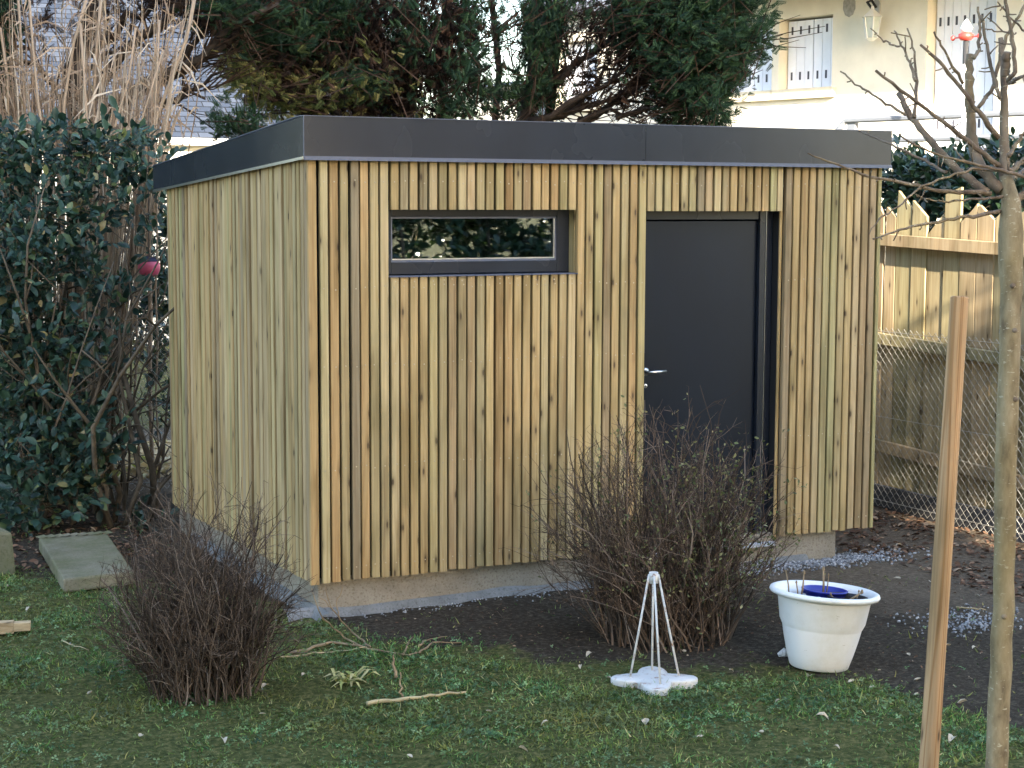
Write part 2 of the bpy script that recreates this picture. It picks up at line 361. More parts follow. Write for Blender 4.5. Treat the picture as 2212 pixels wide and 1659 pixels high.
M['straw'] = leafmat('painted_sun_litter', [(0,(0.45,0.33,0.18)),(0.5,(0.66,0.53,0.32)),(0.85,(0.78,0.66,0.44)),(1,(0.45,0.50,0.10))], 0.8, 0.2, 0.2, (1,0.95,0.8))  # pale tone stands in for sun falling on the ground litter
M['gravel'] = leafmat('gravel_chip', [(0,(0.12,0.12,0.125)),(0.5,(0.24,0.24,0.245)),(1,(0.42,0.41,0.40))], 0.85, 0.0, 0.2)
M['reedleaf'] = leafmat('cut_reed_leaf', [(0,(0.20,0.25,0.06)),(0.5,(0.42,0.38,0.14)),(1,(0.55,0.46,0.24))], 0.5, 0.25)
M['stick'] = plain('bare_stick', (0.24,0.17,0.10), 0.8, 0.35, 14, 0.2)
M['palestick'] = plain('peeled_stick', (0.40,0.31,0.17), 0.7, 0.25, 10, 0.2)
def ground_mat():
    m, nt, b = nodes('garden_ground'); v = coords(nt)
    at = nt.nodes.new('ShaderNodeAttribute'); at.attribute_name = 'lawn'
    f1 = noise_(nt, v, 2.4, 8, 0.7); f2 = noise_(nt, v, 34, 6, 0.75); f3 = noise_(nt, v, 9, 5, 0.65)
    soil = ramp(nt, [(0.3,(0.018,0.0135,0.0095)),(0.52,(0.055,0.043,0.030)),(0.70,(0.135,0.108,0.078))], f2).outputs[0]
    soil2 = ramp(nt, [(0.3,(0.070,0.052,0.035)),(0.7,(0.20,0.155,0.11))], f2).outputs[0]
    ad = nt.nodes.new('ShaderNodeAttribute'); ad.attribute_name = 'trodden'
    soil = mixc(nt, soil, soil2, ramp(nt, [(0.30,(0,0,0)),(0.95,(1,1,1))], math_(nt, 'ADD', ad.outputs['Fac'], math_(nt, 'MULTIPLY', math_(nt, 'SUBTRACT', f1, 0.5), 1.3))).outputs[0])
    moss = ramp(nt, [(0.32,(0.022,0.028,0.010)),(0.5,(0.080,0.088,0.026)),(0.66,(0.20,0.165,0.065))], f2).outputs[0]
    k = math_(nt, 'ADD', at.outputs['Fac'], math_(nt, 'MULTIPLY', math_(nt, 'SUBTRACT', f3, 0.5), 1.2))
    kk = ramp(nt, [(0.35,(0,0,0)),(0.65,(1,1,1))], k).outputs[0]
    nt.links.new(mixc(nt, soil, moss, kk), b.inputs['Base Color']); b.inputs['Roughness'].default_value = 1.0
    b.inputs['Specular IOR Level'].default_value = 0.1
    bump(nt, b, math_(nt, 'ADD', f2, math_(nt, 'MULTIPLY', f3, 0.6)), 0.9, 0.03); return m
M['ground'] = ground_mat()

# ================================================================== GROUND
EDGE = [gnd(*q) for q in ((-700,1215),(0,1235),(300,1255),(560,1290),(760,1370),(1000,1400),(1250,1425),(1500,1440),(1700,1445),(1900,1480),(2060,1530),(2230,1580),(2500,1640))]
EX = [e[0] for e in EDGE]; EY = [e[1] for e in EDGE]
def lawn(x, y):
    """1 on the lawn, 0 on bare soil"""
    yb = float(np.interp(x, EX, EY)) + 0.28*nz(x, y, 1.7, 5.0) + 0.22*nz(x, y, 5.0, 1.0)
    return float(np.clip(0.42+(yb-y)/0.75, 0, 1))
def axis(lo, hi, step):
    a = list(np.arange(lo, hi+1e-6, step)); s = step
    up_, dn = [], []
    while (up_[-1] if up_ else a[-1]) < 600: s *= 1.5; up_.append((up_[-1] if up_ else a[-1])+s)
    s = step
    while (dn[-1] if dn else a[0]) > -600: s *= 1.5; dn.append((dn[-1] if dn else a[0])-s)
    return dn[::-1]+a+up_
gx = axis(-4.2, 7.0, 0.055); gy = axis(-4.2, 6.5, 0.055)
VV = np.array([(x, y, gz(x, y)+(0.006*nz(x, y, 13, 2) if -4.3 < x < 7.1 and -4.3 < y < 6.6 else 0)) for y in gy for x in gx])
nx = len(gx); ii = (np.arange(len(gy)-1)[:, None]*nx+np.arange(nx-1)[None]).ravel()
FF = np.stack([ii, ii+1, ii+nx+1, ii+nx], 1)
ground = big_mesh('ground', VV, FF, M['ground'], smooth=True); ground['kind'] = 'structure'
ground['label'] = 'dark garden soil and mossy lawn ground around the shed'
at = ground.data.attributes.new('lawn', 'FLOAT', 'POINT')
at.data.foreach_set('value', np.array([lawn(p[0], p[1]) if -5 < p[0] < 8 and -6 < p[1] < 8 else 0.6 for p in VV], dtype=np.float32))

at2 = ground.data.attributes.new('trodden', 'FLOAT', 'POINT')
at2.data.foreach_set('value', np.array([np.clip((p[0]-1.7+0.5*p[1])/1.3, 0.05, 0.9) if -5 < p[0] < 8 and -6 < p[1] < 8 else 0.4 for p in VV], dtype=np.float32))

# ================================================================== SHED
PT = 0.058; E0 = 0.030                 # slat pitch, first slat
XL, XR = -0.036, E0+64*PT+0.035        # outer faces of the two side walls
HF = 2.304; DEP = 2.80; DROP = 0.157   # wall height in front, depth, fall of the roof to the rear
SW, ST = 0.0452, 0.030                 # slat width and thickness
zt, zb, zd = 2.020, 1.664, 2.013       # window top / bottom, door top
xw0, xw1 = E0+7*PT-0.006, E0+27*PT-0.006
xd0, xd1 = E0+35*PT-0.006, E0+52*PT-0.036
ZB = 0.0
shed = empty('garden_shed', ((XL+XR)/2, DEP/2, -0.18), 'garden shed clad in vertical timber slats with dark grey fascia and door', 'shed')
def top_at(y): return HF - DROP*max(0.0, y)/DEP
# plinth
pl = MB(); pl.box(XL+0.05, XR-0.26, 0.045, DEP-0.05, -0.42, 0.015)
pl.build('plinth', M['concrete'], shed, bevel=0.012)
# pale mortar haunch along the foot of the plinth
hb = MB(); n = 60
for k in range(n+1):
    x = XL-0.14+(XR-0.5-XL+0.14)*k/n; w = 0.055+0.04*nz(x, 0, 2.3, 4)+0.03*nz(x, 1, 9, 2); h = 0.045+0.025*nz(x, 0, 3.1, 8)
    g = gz(x, -0.1)
    hb.v += [(x, 0.06, g+h), (x, 0.045-w*0.35, g+h*0.9), (x, 0.04-w, g-0.01), (x, 0.04-w-0.03, g-0.06)]
for k in range(n):
    for j in range(3):
        a = k*4+j; hb.f.append((a, a+1, a+5, a+4))
hb.build('mortar_haunch', M['mortar'], shed, smooth=True)
hs = MB()
for k in range(31):
    y = -0.12+2.5*k/30; w = 0.05+0.03*nz(y, 5, 2.3, 4); g = gz(XL-0.1, y)
    hs.v += [(XL+0.06, y, g+0.05), (XL+0.035-w*0.35, y, g+0.04), (XL+0.03-w, y, g-0.01), (XL-w, y, g-0.06)]
for k in range(30):
    for j in range(3):
        a = k*4+j; hs.f.append((a, a+4, a+5, a+1))
hs.build('mortar_haunch', M['mortar'], shed, smooth=True)
# black membrane walls behind the slats (front wall with its two openings)
mb = MB(); y0, y1 = ST+0.026, 0.135
def fr(x0, x1, z0, z1): mb.box(x0, x1, y0, y1, z0, z1)
fr(XL+0.034, xw0, 0.01, HF); fr(xw0, xw1, zt+0.008, HF); fr(xw0, xw1, 0.01, zb-0.008); fr(xw1, xd0, 0.01, HF)
fr(xd0, xd1+0.034, zd+0.006, HF); fr(xd1+0.034, XR-0.034, 0.01, HF)
mb.build('front_wall_membrane', M['membrane'], shed)
mb = MB(); mb.extrude([(XL+0.034,y1,0.01),(XL+0.034,DEP-0.034,0.01),(XL+0.034,DEP-0.034,top_at(DEP)),(XL+0.034,y1,HF)], (0.1,0,0))
mb.extrude([(XR-0.134,y1,0.01),(XR-0.134,DEP-0.034,0.01),(XR-0.134,DEP-0.034,top_at(DEP)),(XR-0.134,y1,HF)], (0.1,0,0))
mb.box(XL+0.134, XR-0.134, DEP-0.12, DEP-0.034, 0.01, top_at(DEP))
mb.build('side_wall_membrane', M['membrane'], shed)
MB().box(XL+0.13, XR-0.13, 0.13, DEP-0.12, 0.016, 0.03).build('floor_boards', M['membrane'], shed)
# slats: alike slats share one mesh
cache = {}
def slat(x, z0, z1, w=SW, t=ST, yo=0.0, side=None, y=None):
    L = round(z1-z0, 3); key = (round(w,4), round(t,4), L, side)
    if key not in cache:
        b = MB()
        if side is None: b.bbox(-w/2, w/2, 0, t, 0, L, 0.003)
        else: b.bbox(0, t, -w/2, w/2, 0, L, 0.003)
        me = bpy.data.meshes.new('slat'); me.from_pydata(b.v, [], b.f); me.materials.append(M['slat']); cache[key] = me
    o = bpy.data.objects.new('slat', cache[key]); col.objects.link(o)
    loc = Vector((x, yo, z0)) if side is None else Vector((x, y, z0))
    o.parent = shed; o.matrix_parent_inverse = Matrix.Translation(-shed.location); o.location = loc
    return o
scr = MB()
def screw(x, z, y=-0.0008):
    a = 0.0046; scr.add([(x+a*math.cos(q), y-0.0004, z+a*math.sin(q)) for q in np.arange(6)*math.pi/3]+[(x, y-0.0016, z)], [(i,(i+1)%6,6) for i in range(6)])
for i in range(64):
    xc = E0+i*PT+SW/2; jj = random.uniform(-0.0022, 0.0022); dz = random.uniform(-0.006, 0.004); yo = random.uniform(-0.002, 0.002)
    w = SW+random.uniform(-0.0018, 0.0016); top = HF-0.002
    if 7 <= i < 27:
        slat(xc+jj, zt, top, w, yo=yo); slat(xc+jj*0.5, ZB+dz, zb-0.012, w, yo=yo); zs = [2.17, 1.635, 1.60, 1.18, 0.62, 0.07]
    elif 35 <= i < 52:
        if i == 51: slat(xc+jj-0.012, zd, top, w-0.006, yo=yo)
        else: slat(xc+jj, zd, top, w, yo=yo)
        zs = [2.17]
    else:
        slat(xc+jj, ZB+dz, top, w, yo=yo); zs = [2.17, 1.60, 1.18, 0.62, 0.07]
    for z in zs: screw(xc+jj+random.uniform(-0.006, 0.006), z+random.uniform(-0.01, 0.01), yo-0.0006)
# corner boards
cb = MB(); cb.bbox(XL, XL+0.048, 0.006, 0.034, -0.01, HF-0.002, 0.003); cb.build('corner_board', M['slat'], shed)
cb = MB(); cb.bbox(XR-0.026, XR, 0.004, 0.05, -0.006, HF-0.002, 0.003); cb.build('corner_board', M['slat'], shed)
# side slats, cut to the fall of the roof
ns = int((DEP-0.05)/0.0535)
for k in range(ns):
    y = 0.062+k*0.0535; tz = top_at(y+0.03)-0.004
    lv = round(random.uniform(-0.010, 0.008), 3)
    slat(XL+lv, ZB, round(tz, 3), 0.047, ST, side='l', y=y)
    slat(XR-ST, ZB, round(tz, 3), 0.047, ST, side='l', y=y)
for k in range(int((XR-XL)/0.058)):
    x = XL+0.035+k*0.058; slat(x, ZB, round(top_at(DEP)-0.004, 3), SW, ST, yo=DEP-ST)
sc = scr.build('screws', M['screw'], shed); sc['kind'] = 'stuff'
# roof and fascia
OV = 0.035; FH = 0.205; RB = 0.15
rf = MB(); rf.extrude([(XL-OV+0.004, -OV+0.004, HF+0.10), (XL-OV+0.004, DEP+RB, HF-DROP*(DEP+RB)/DEP+0.10), (XL-OV+0.004, DEP+RB, HF-DROP*(DEP+RB)/DEP+0.15), (XL-OV+0.004, -OV+0.004, HF+0.15)], (XR-XL+2*OV-0.008, 0, 0))
rf.build('roof', M['felt'], shed)
sf = MB(); sf.extrude([(XL-OV+0.03,-OV+0.03,HF+0.002),(XL-OV+0.03,DEP+RB-0.02,HF-DROP*(DEP+RB)/DEP+0.002),(XL-OV+0.03,DEP+RB-0.02,HF-DROP*(DEP+RB)/DEP+0.02),(XL-OV+0.03,-OV+0.03,HF+0.02)], (XR-XL+2*OV-0.06, 0, 0))
sf.build('soffit', M['membrane'], shed)
def fascia_front(x0, x1, dy=0.0):
    """bent sheet with a slight oil-canning bow, thickness 3 mm, returned top edge"""
    b = MB(); nx_, nz_ = 14, 5; z0, z1 = HF-0.004, HF+FH
    for s in (0, 1):
        for i in range(nx_+1):
            for j in range(nz_+1):
                u, w = i/nx_, j/nz_
                bow = 0.0
                b.v.append((x0+(x1-x0)*u, -OV+dy-bow+0.003*s, z0+(z1-z0)*w))
    q = (nx_+1)*(nz_+1)
    for i in range(nx_):
        for j in range(nz_):
            a = i*(nz_+1)+j; b.f += [(a, a+nz_+1, a+nz_+2, a+1), (q+a, q+a+1, q+a+nz_+2, q+a+nz_+1)]
    for i in range(nx_):
        a = i*(nz_+1); b.f.append((a, q+a, q+a+nz_+1, a+nz_+1)); c = a+nz_; b.f.append((c, c+nz_+1, q+c+nz_+1, q+c))
    for j in range(nz_):
        b.f.append((j, j+1, q+j+1, q+j)); a = nx_*(nz_+1)+j; b.f.append((a, q+a, q+a+1, a+1))
    return b.build('fascia_panel', M['anthracite'], shed)
XJ = 2.02
fascia_front(XL-OV+0.003, XJ); fascia_front(XJ+0.0015, XR+OV, -0.0015)
def fascia_side(x, sgn):
    b = MB(); ye = DEP+RB; de = DROP*ye/DEP
    b.extrude([(x,-OV,HF-0.004),(x,ye,HF-de-0.004),(x,ye,HF-de+0.155),(x,-OV,HF+FH)], (0.003*sgn,0,0))
    return b.build('fascia_panel', M['anthracite'], shed)
fascia_side(XL-OV, 1); fascia_side(XR+OV-0.003, 1)
MB().box(XL-OV, XR+OV, DEP+RB, DEP+RB+0.003, HF-DROP*(DEP+RB)/DEP, HF-DROP*(DEP+RB)/DEP+0.155).build('fascia_panel', M['anthracite'], shed)
MB().box(XL-OV-0.002, XR+OV+0.002, -OV-0.009, -OV-0.0025, HF-0.024, HF-0.003).build('drip_trim', M['trim'], shed)
tb = MB(); ye = DEP+RB; de = DROP*ye/DEP
tb.extrude([(XL-OV-0.006,-OV,HF-0.02),(XL-OV-0.006,ye,HF-de-0.02),(XL-OV-0.006,ye,HF-de-0.005),(XL-OV-0.006,-OV,HF-0.005)], (0.005,0,0))
tb.build('drip_trim', M['steel'], shed)
MB().box(XL-OV-0.004, XR+OV+0.004, -OV-0.004, 0.05, HF+FH, HF+FH+0.004).build('edge_cap', M['trim'], shed)
b = MB(); b.extrude([(XL-OV-0.004,0.05,HF+FH+0.004),(XL-OV-0.004,DEP+RB,HF-de+0.16),(XL-OV-0.004,DEP+RB,HF-de+0.156),(XL-OV-0.004,0.05,HF+FH)], (0.05,0,0)); b.build('edge_cap', M['trim'], shed)
b = MB(); b.box(XL-OV-0.0015, XL-OV+0.0015, -OV-0.002, -OV+0.004, HF-0.004, HF+FH); b.build('corner_seam', M['trim'], shed)
# window
win = MB(); yf = 0.095; fl, ft, fb, frr = 0.048, 0.046, 0.068, 0.098
win.box(xw0, xw0+fl, yf, yf+0.06, zb, zt+0.007); win.box(xw1-frr+0.02, xw1, yf, yf+0.06, zb, zt+0.007)
win.box(xw0+fl, xw1-frr+0.02, yf, yf+0.06, zt+0.007-ft, zt+0.007); win.box(xw0+fl, xw1-frr+0.02, yf, yf+0.06, zb, zb+fb)
wf = win.build('window_frame', M['anthracite'], shed, bevel=0.003)
gx0, gx1, gz0, gz1 = xw0+fl, xw1-frr+0.02, zb+fb, zt+0.007-ft
bd = MB(); t = 0.011
bd.box(gx0, gx0+t, yf+0.012, yf+0.03, gz0, gz1); bd.box(gx1-t, gx1, yf+0.012, yf+0.03, gz0, gz1)
bd.box(gx0+t, gx1-t, yf+0.012, yf+0.03, gz1-t, gz1); bd.box(gx0+t, gx1-t, yf+0.012, yf+0.03, gz0, gz0+t)
bd.build('glazing_bead', M['trim'], wf)
bd = MB(); bd.box(gx0+t, gx1-t, yf+0.013, yf+0.0155, gz0+t, gz0+t+0.006); bd.box(gx1-t-0.006, gx1-t, yf+0.013, yf+0.0155, gz0+t+0.006, gz1-t); bd.build('spacer_bar', M['steel'], wf)
MB().box(gx0+t, gx1-t, yf+0.020, yf+0.0235, gz0+t, gz1-t).build('pane', M['glass'], wf)
MB().box(gx0+t, gx1-t, yf+0.040, yf+0.0435, gz0+t, gz1-t).build('pane', M['glass'], wf)
MB().box(xw0-0.004, xw1+0.002, -0.012, yf, zb-0.011, zb-0.005).build('window_sill', M['trim'], shed)
MB().bbox(xw1-0.001, xw1+0.010, ST+0.004, yf, zb-0.004, zt+0.004, 0.001).build('window_reveal_board', M['slat'], shed)
# door
yd = 0.10; df = MB()
zsill = -0.035
df.box(xd0-0.01, xd0+0.06, yd, yd+0.06, zsill, zd+0.005); df.box(xd1-0.092, xd1-0.05, yd-0.012, yd+0.06, zsill, zd+0.005); df.box(xd1-0.048, xd1+0.012, yd, yd+0.06, zsill, zd+0.005)
df.box(xd0+0.06, xd1-0.092, yd, yd+0.06, zd-0.052, zd+0.005)
dfo = df.build('door_frame', M['anthracite'], shed, bevel=0.002)
leaf = MB(); leaf.box(xd0+0.055, xd1-0.098, yd+0.016, yd+0.058, zsill+0.02, zd-0.060)
lf = leaf.build('door_leaf', M['door'], shed, bevel=0.003)
MB().box(xd1-0.0497, xd1-0.0483, yd-0.018, yd+0.0, zsill, zd).build('seal_strip', M['steel'], dfo)
# the gap beside the frame: dark membrane, then the reveal slats
MB().box(xd1+0.0125, xd1+0.031, 0.045, 0.098, zsill, zd+0.004).build('reveal_membrane', M['membrane'], shed)
MB().bbox(xd1+0.0145, xd1+0.033, 0.031, 0.044, ZB-0.02, zd+0.004, 0.002).build('door_reveal_board', M['slat'], shed)
MB().box(xd0-0.01, xd1+0.012, -0.005, yd+0.06, zsill-0.02, zsill).build('door_threshold', M['galv'], shed)
hp = at_y(1396, 803, yd+0.016); hz = hp[2]; hx = xd0+0.072
h = MB(); h.lathe([(0.0,0.0),(0.025,0.0),(0.025,0.008),(0.012,0.010)], (0,0,0), 16)
hv = [(hx+x, yd+0.016-z, hz+y) for x, y, z in h.v]; h2 = MB(); h2.add(hv, h.f)
h2.tube([(hx, yd+0.01, hz), (hx, yd-0.035, hz)], 0.009, 10); h2.tube([(hx-0.008, yd-0.037, hz), (hx+0.05, yd-0.039, hz+0.002), (hx+0.115, yd-0.036, hz+0.004)], [0.0095,0.009,0.008], 10)
h2.build('door_handle', M['steel'], lf, smooth=True)
h3 = MB(); kv = [(hx+0.5*x, yd+0.016-z*0.8, hz-0.085+0.5*y) for x, y, z in h.v]; h3.add(kv, h.f); h3.build('key_rose', M['steel'], lf)

# ================================================================== CREAM HOUSE (behind, right)
AH = math.radians(12); HD = np.array([-math.sin(AH), math.cos(AH), 0.0]); HN = np.array([-math.cos(AH), -math.sin(AH), 0.0])
HP = at_d(1750, 300, 28.0); HP[2] = 0.0
def onw(px, py): p = at_plane(px, py, HP, HN); return float((p-HP)@HD), float(p[2])    # wall coordinates (s, z)
def W3(s, z, o=0.0): return HP+HD*s+HN*o+np.array([0, 0, z])
def wbox(mbx, s0, s1, z0, z1, o0, o1):
    P = [W3(s0,z0,o0),W3(s1,z0,o0),W3(s1,z0,o1),W3(s0,z0,o1),W3(s0,z1,o0),W3(s1,z1,o0),W3(s1,z1,o1),W3(s0,z1,o1)]
    return mbx.add(P, [(0,3,2,1),(4,5,6,7),(0,1,5,4),(1,2,6,5),(2,3,7,6),(3,0,4,7)])
def wpx(x0, y0, x1, y1):
    (a, b_), (c, d_) = onw(x0, y0), onw(x1, y1); return min(a,c), max(a,c), min(b_,d_), max(b_,d_)
house = empty('cream_house', W3(0, -0.2), 'cream rendered house with pale blue shutters rising behind the picket fence', 'house')
sL, sR = onw(1190, 200)[0], onw(2700, 200)[0]
w1 = wpx(1684, 42, 1796, 188); w2 = wpx(1560, 60, 1666, 205); d1 = wpx(2004, 2, 2143, 335)
w3 = (w2[1]+3.2, w2[1]+4.4, w1[2], w1[3])
wz0, wz1 = w1[2], w1[3]
ops = sorted([(w1[0],w1[1],wz0,wz1),(w2[0],w2[1],wz0,wz1),(d1[0],d1[1],d1[2],wz1+0.12),w3])
ZT = 5.5; wall = MB(); s = sR
for (a, b_, z0, z1) in ops:
    wbox(wall, s, a, -0.6, ZT, -0.35, 0); wbox(wall, a, b_, -0.6, z0, -0.35, 0); wbox(wall, a, b_, z1, ZT, -0.35, 0); s = b_
wbox(wall, s, sL, -0.6, ZT, -0.35, 0)
wbox(wall, sL-0.35, sL, -0.6, ZT, -8, -0.351); wbox(wall, sR, sR+0.35, -0.6, ZT, -8, -0.351); wbox(wall, sR+0.36, sL-0.36, -0.6, ZT, -8.3, -8)
wall.build('wall', M['cream'], house)
def shutters(a, b_, z0, z1, nb):
    mid = (a+b_)/2
    for (u, v) in ((a+0.02, mid-0.006), (mid+0.006, b_-0.02)):
        sh = None; w = (v-u)/nb
        for k in range(nb):
            q = MB(); wbox(q, u+k*w+0.004, u+(k+1)*w-0.004, z0+0.02, z1-0.03, -0.24-0.002*(k % 2), -0.20-0.003*(k % 2))
            if sh is None: sh = q.build('shutter', M['shutter'], house); 
            else: q.build('board', M['shutter'], sh)
        ba = MB(); wbox(ba, u, v, z0+0.03, z1-0.04, -0.255, -0.2425); ba.build('backing', M['shutter'], sh)
        sl_ = MB()
        for k in range(nb):
            cs = u+(k+0.5)*w
            for zc in (z0+0.20*(z1-z0), z1-0.16*(z1-z0)): wbox(sl_, cs-0.018, cs+0.018, zc-0.065, zc+0.065, -0.2022, -0.194)
        sl_.build('vent_slots', M['slot'], sh)['kind'] = 'stuff'
for (a, b_, z0, z1), nb in ((ops[0],4),(ops[1],3),(ops[2],3),(ops[3],3)):
    shutters(a, b_, z0, z1, nb)
    if nb == 3:
        q = MB(); wbox(q, a-0.10, b_+0.10, z0-0.16, z0-0.002, -0.2, 0.09); q.build('window_sill', M['sill'], house)
    q = MB(); wbox(q, a, b_, z0, z0+0.012, -0.30, -0.001); q.build('threshold', M['sill'], house)
# roof; its unseen overhang is stretched and stepped to cast the wall shadow
rf = MB(); oh = 1.25
sa = onw(1640, 150)[0]; sb = onw(1925, 150)[0]
def slab(s0, s1, o0, z0, z1):
    wbox(rf, s0, s1, z0, z1, -0.3, o0)
rf.extrude([W3(sR-1, ZT, 0), W3(sR-1, ZT, 1.75), W3(sb, ZT, 1.75), W3(sb-0.5, ZT, 2.2), W3(sa, ZT, 2.2), W3(sa+1.3, ZT, 0.3), W3(sL+0.3, ZT, 0.3), W3(sL+0.3, ZT, 0)], (0,0,0.16))
rf.extrude([W3(sR-1, ZT+0.165, 0.3), W3(sR-1, ZT+2.6, -4.2), W3(sR-1, ZT+0.165, -8.6)], HD*(sL-sR+1.3))
rf.build('roof', M['rooftile'], house)
# round vent and lantern
vp = at_plane(1835, 12, HP, HN); vb = MB()
pts = [vp+HN*0.012+HD*(0.12*math.cos(q)*(1+0.06*(k % 2)))+np.array([0,0,0.17*math.sin(q)*(1+0.06*(k % 2))]) for k, q in enumerate(np.arange(20)*math.pi/10)]
vb.extrude(pts, -HN*0.03); vb.build('vent_grille', M['clay'], house)
def P_l(px, py, o): return at_plane(px, py, HP+HN*o, HN)
lc = P_l(1884, 40, 0.24); lant = empty('wall_lantern', P_l(1893, 28, 0.0), 'white four-sided wall lantern on the cream house', 'lantern')
q = MB(); bp = P_l(1895, 16, 0.0); ring = [bp+HD*(0.07*math.cos(t_))+np.array([0,0,0.13*math.sin(t_)])+HN*0.001 for t_ in np.arange(16)*math.pi/8]; q.extrude(ring[::-1], HN*0.03); q.build('wall_plate', M['galv'], lant)
q = MB(); q.tube([bp+HN*0.03, bp+HN*0.14+np.array([0,0,0.10]), bp+HN*0.24+np.array([0,0,0.06]), lc+np.array([0,0,0.14])], 0.022, 8); q.build('bracket_arm', M['blackpot'], lant)
def quad_ring(c, r0, r1, z0, z1, mbx):
    A = [c+np.array([r0*math.cos(t_), r0*math.sin(t_), z0]) for t_ in np.arange(6)*math.pi/3]; B = [c+np.array([r1*math.cos(t_), r1*math.sin(t_), z1]) for t_ in np.arange(6)*math.pi/3]
    mbx.add(A+B, [(i,(i+1)%6,6+(i+1)%6,6+i) for i in range(6)]+[tuple(range(6))[::-1], tuple(range(6,12))])
q = MB(); quad_ring(lc, 0.17, 0.04, 0.02, 0.13, q); quad_ring(lc, 0.035, 0.02, 0.13, 0.19, q); q.build('lantern_cap', M['white'], lant)
q = MB(); quad_ring(lc, 0.085, 0.135, -0.29, 0.018, q); q.build('lantern_glass', M['glassgrey'], lant)
q = MB()
for t_ in np.arange(6)*math.pi/3: q.tube([lc+np.array([0.09*math.cos(t_),0.09*math.sin(t_),-0.30]), lc+np.array([0.142*math.cos(t_),0.142*math.sin(t_),0.018])], 0.012, 4)
quad_ring(lc, 0.04, 0.10, -0.34, -0.295, q); q.build('lantern_frame', M['white'], lant)
# balcony rail in front of the doorway
ro = 1.6
def R3(px, py): return P_l(px, py, ro)
rail = empty('balcony_railing', R3(1950, 360), 'grey tubular railing in front of the cream house doorway', 'railing')
q = MB(); a = R3(1828, 260); b_ = R3(2420, 236); q.tube([R3(1800, 296), R3(1822, 266), a, b_], 0.045, 8); q.build('handrail', M['rail'], rail)
q = MB(); q.tube([R3(1826, 305), R3(2420, 290)], 0.04, 8); q.build('middle_rail', M['rail'], rail)
q = MB(); q.tube([R3(1826, 345), R3(2420, 338)], 0.04, 8); q.build('lower_rail', M['rail'], rail)
for px in (1838, 2082, 2330):
    t0, t1 = R3(px, 262), R3(px, 430); q = MB(); e = 0.075
    q.extrude([t0+HD*e, t0-HD*e, np.array([*(t0-HD*e)[:2], -0.3]), np.array([*(t0+HD*e)[:2], -0.3])], -HN*0.08); q.build('rail_post', M['rail'], rail)
# little red and white ornament on a pole
oc = P_l(2087, 72, 2.3); OS = 0.42; orn = empty('garden_spinner', (oc[0], oc[1], -0.25), 'red and white bird spinner on a black and white pole before the shuttered doorway', 'ornament')
q = MB(); q.tube([(oc[0],oc[1],-0.3), oc-np.array([0,0,0.40])], 0.03, 8); q.build('pole', M['white'], orn)
q = MB(); q.tube([oc-np.array([0,0,0.40]), oc-np.array([0,0,0.10])], 0.035, 8); q.build('pole_sleeve', M['blackpot'], orn)
q = MB(); q.lathe([(0.0,-0.10),(0.07,-0.09),(0.10,-0.06),(0.10,-0.01),(0.05,0.01),(0.0,0.012)], oc, 14); q.build('body', M['redpaint'], orn, smooth=True)
q = MB(); q.lathe([(0.0,0.013),(0.06,0.02),(0.085,0.07),(0.05,0.13),(0.015,0.18),(0.0,0.185)], oc, 14); q.build('head', M['white'], orn, smooth=True)
q = MB(); ax = HD*0.21
for sg in (1,-1): q.tube([oc+np.array([0,0,-0.05]), oc+ax*sg+np.array([0,0,-0.05])], 0.010, 6); q.lathe([(0,-0.04),(0.03,-0.02),(0.03,0.02),(0,0.04)], oc+ax*sg+np.array([0,0,-0.05]), 8)
q.build('arm', M['redpaint'], orn)

# ================================================================== WHITE GARAGE beyond the conifers
a = at_d(1035, 252, 36); b_ = at_d(1215, 252, 34)
gar = empty('white_outbuilding', ((a[0]+b_[0])/2, (a[1]+b_[1])/2, -0.3), 'low white rendered outbuilding glimpsed between the conifer trunks', 'building')
dv = unit((b_-a)*np.array([1,1,0])); nv = np.array([dv[1], -dv[0], 0]); zt_ = at_d(1120, 185, 35)[2]
q = MB(); A = np.array([a[0],a[1],-0.5]); B = np.array([b_[0],b_[1],-0.5])
q.extrude([A, B, B+np.array([0,0,zt_+0.5]), A+np.array([0,0,zt_+0.5])], -nv*5); q.build('wall', M['whitewall'], gar)
q = MB(); q.extrude([A+nv*0.3-dv*0.3+np.array([0,0,zt_+0.502]), A-nv*2.5-dv*0.3+np.array([0,0,zt_+0.9]), A-nv*5.3-dv*0.3+np.array([0,0,zt_+0.502])], (B-A)+dv*0.6); q.build('roof', M['rooftile'], gar)
q = MB(); c = A+(B-A)*0.6+nv*0.001; q.extrude([c+np.array([0,0,1.2]), c+dv*0.9+np.array([0,0,1.2]), c+dv*0.9+np.array([0,0,zt_+0.1]), c+np.array([0,0,zt_+0.1])], nv*0.03); q.build('door', M['galv'], gar)

# ================================================================== SLATE-ROOFED HOUSE (behind, left)
YH = 17.7; ev = at_y(420, 296, YH); ZE = ev[2]; TILT = math.radians(42)
shx0, shx1 = at_y(-250, 290, YH)[0], at_y(905, 290, YH)[0]
sh = empty('slate_house', ((shx0+shx1)/2, YH+3, -0.3), 'low cream house with a bluish grey slate roof behind the dry canes', 'house')
q = MB(); q.box(shx0, shx1, YH, YH+7, -0.6, ZE-0.02); q.extrude([(shx0,YH,ZE-0.021),(shx0,YH+7,ZE-0.021),(shx0,YH+3.5,ZE+3.0)], (0.02,0,0)); q.build('wall', M['cream'], sh)
q = MB(); q.tube([(shx0-0.2,YH-0.22,ZE-0.08),(shx1+0.2,YH-0.22,ZE-0.08)], 0.06, 8); q.build('gutter', M['whitewall'], sh)
r = MB(); ct, stt = math.cos(TILT), math.sin(TILT); L = 5.2
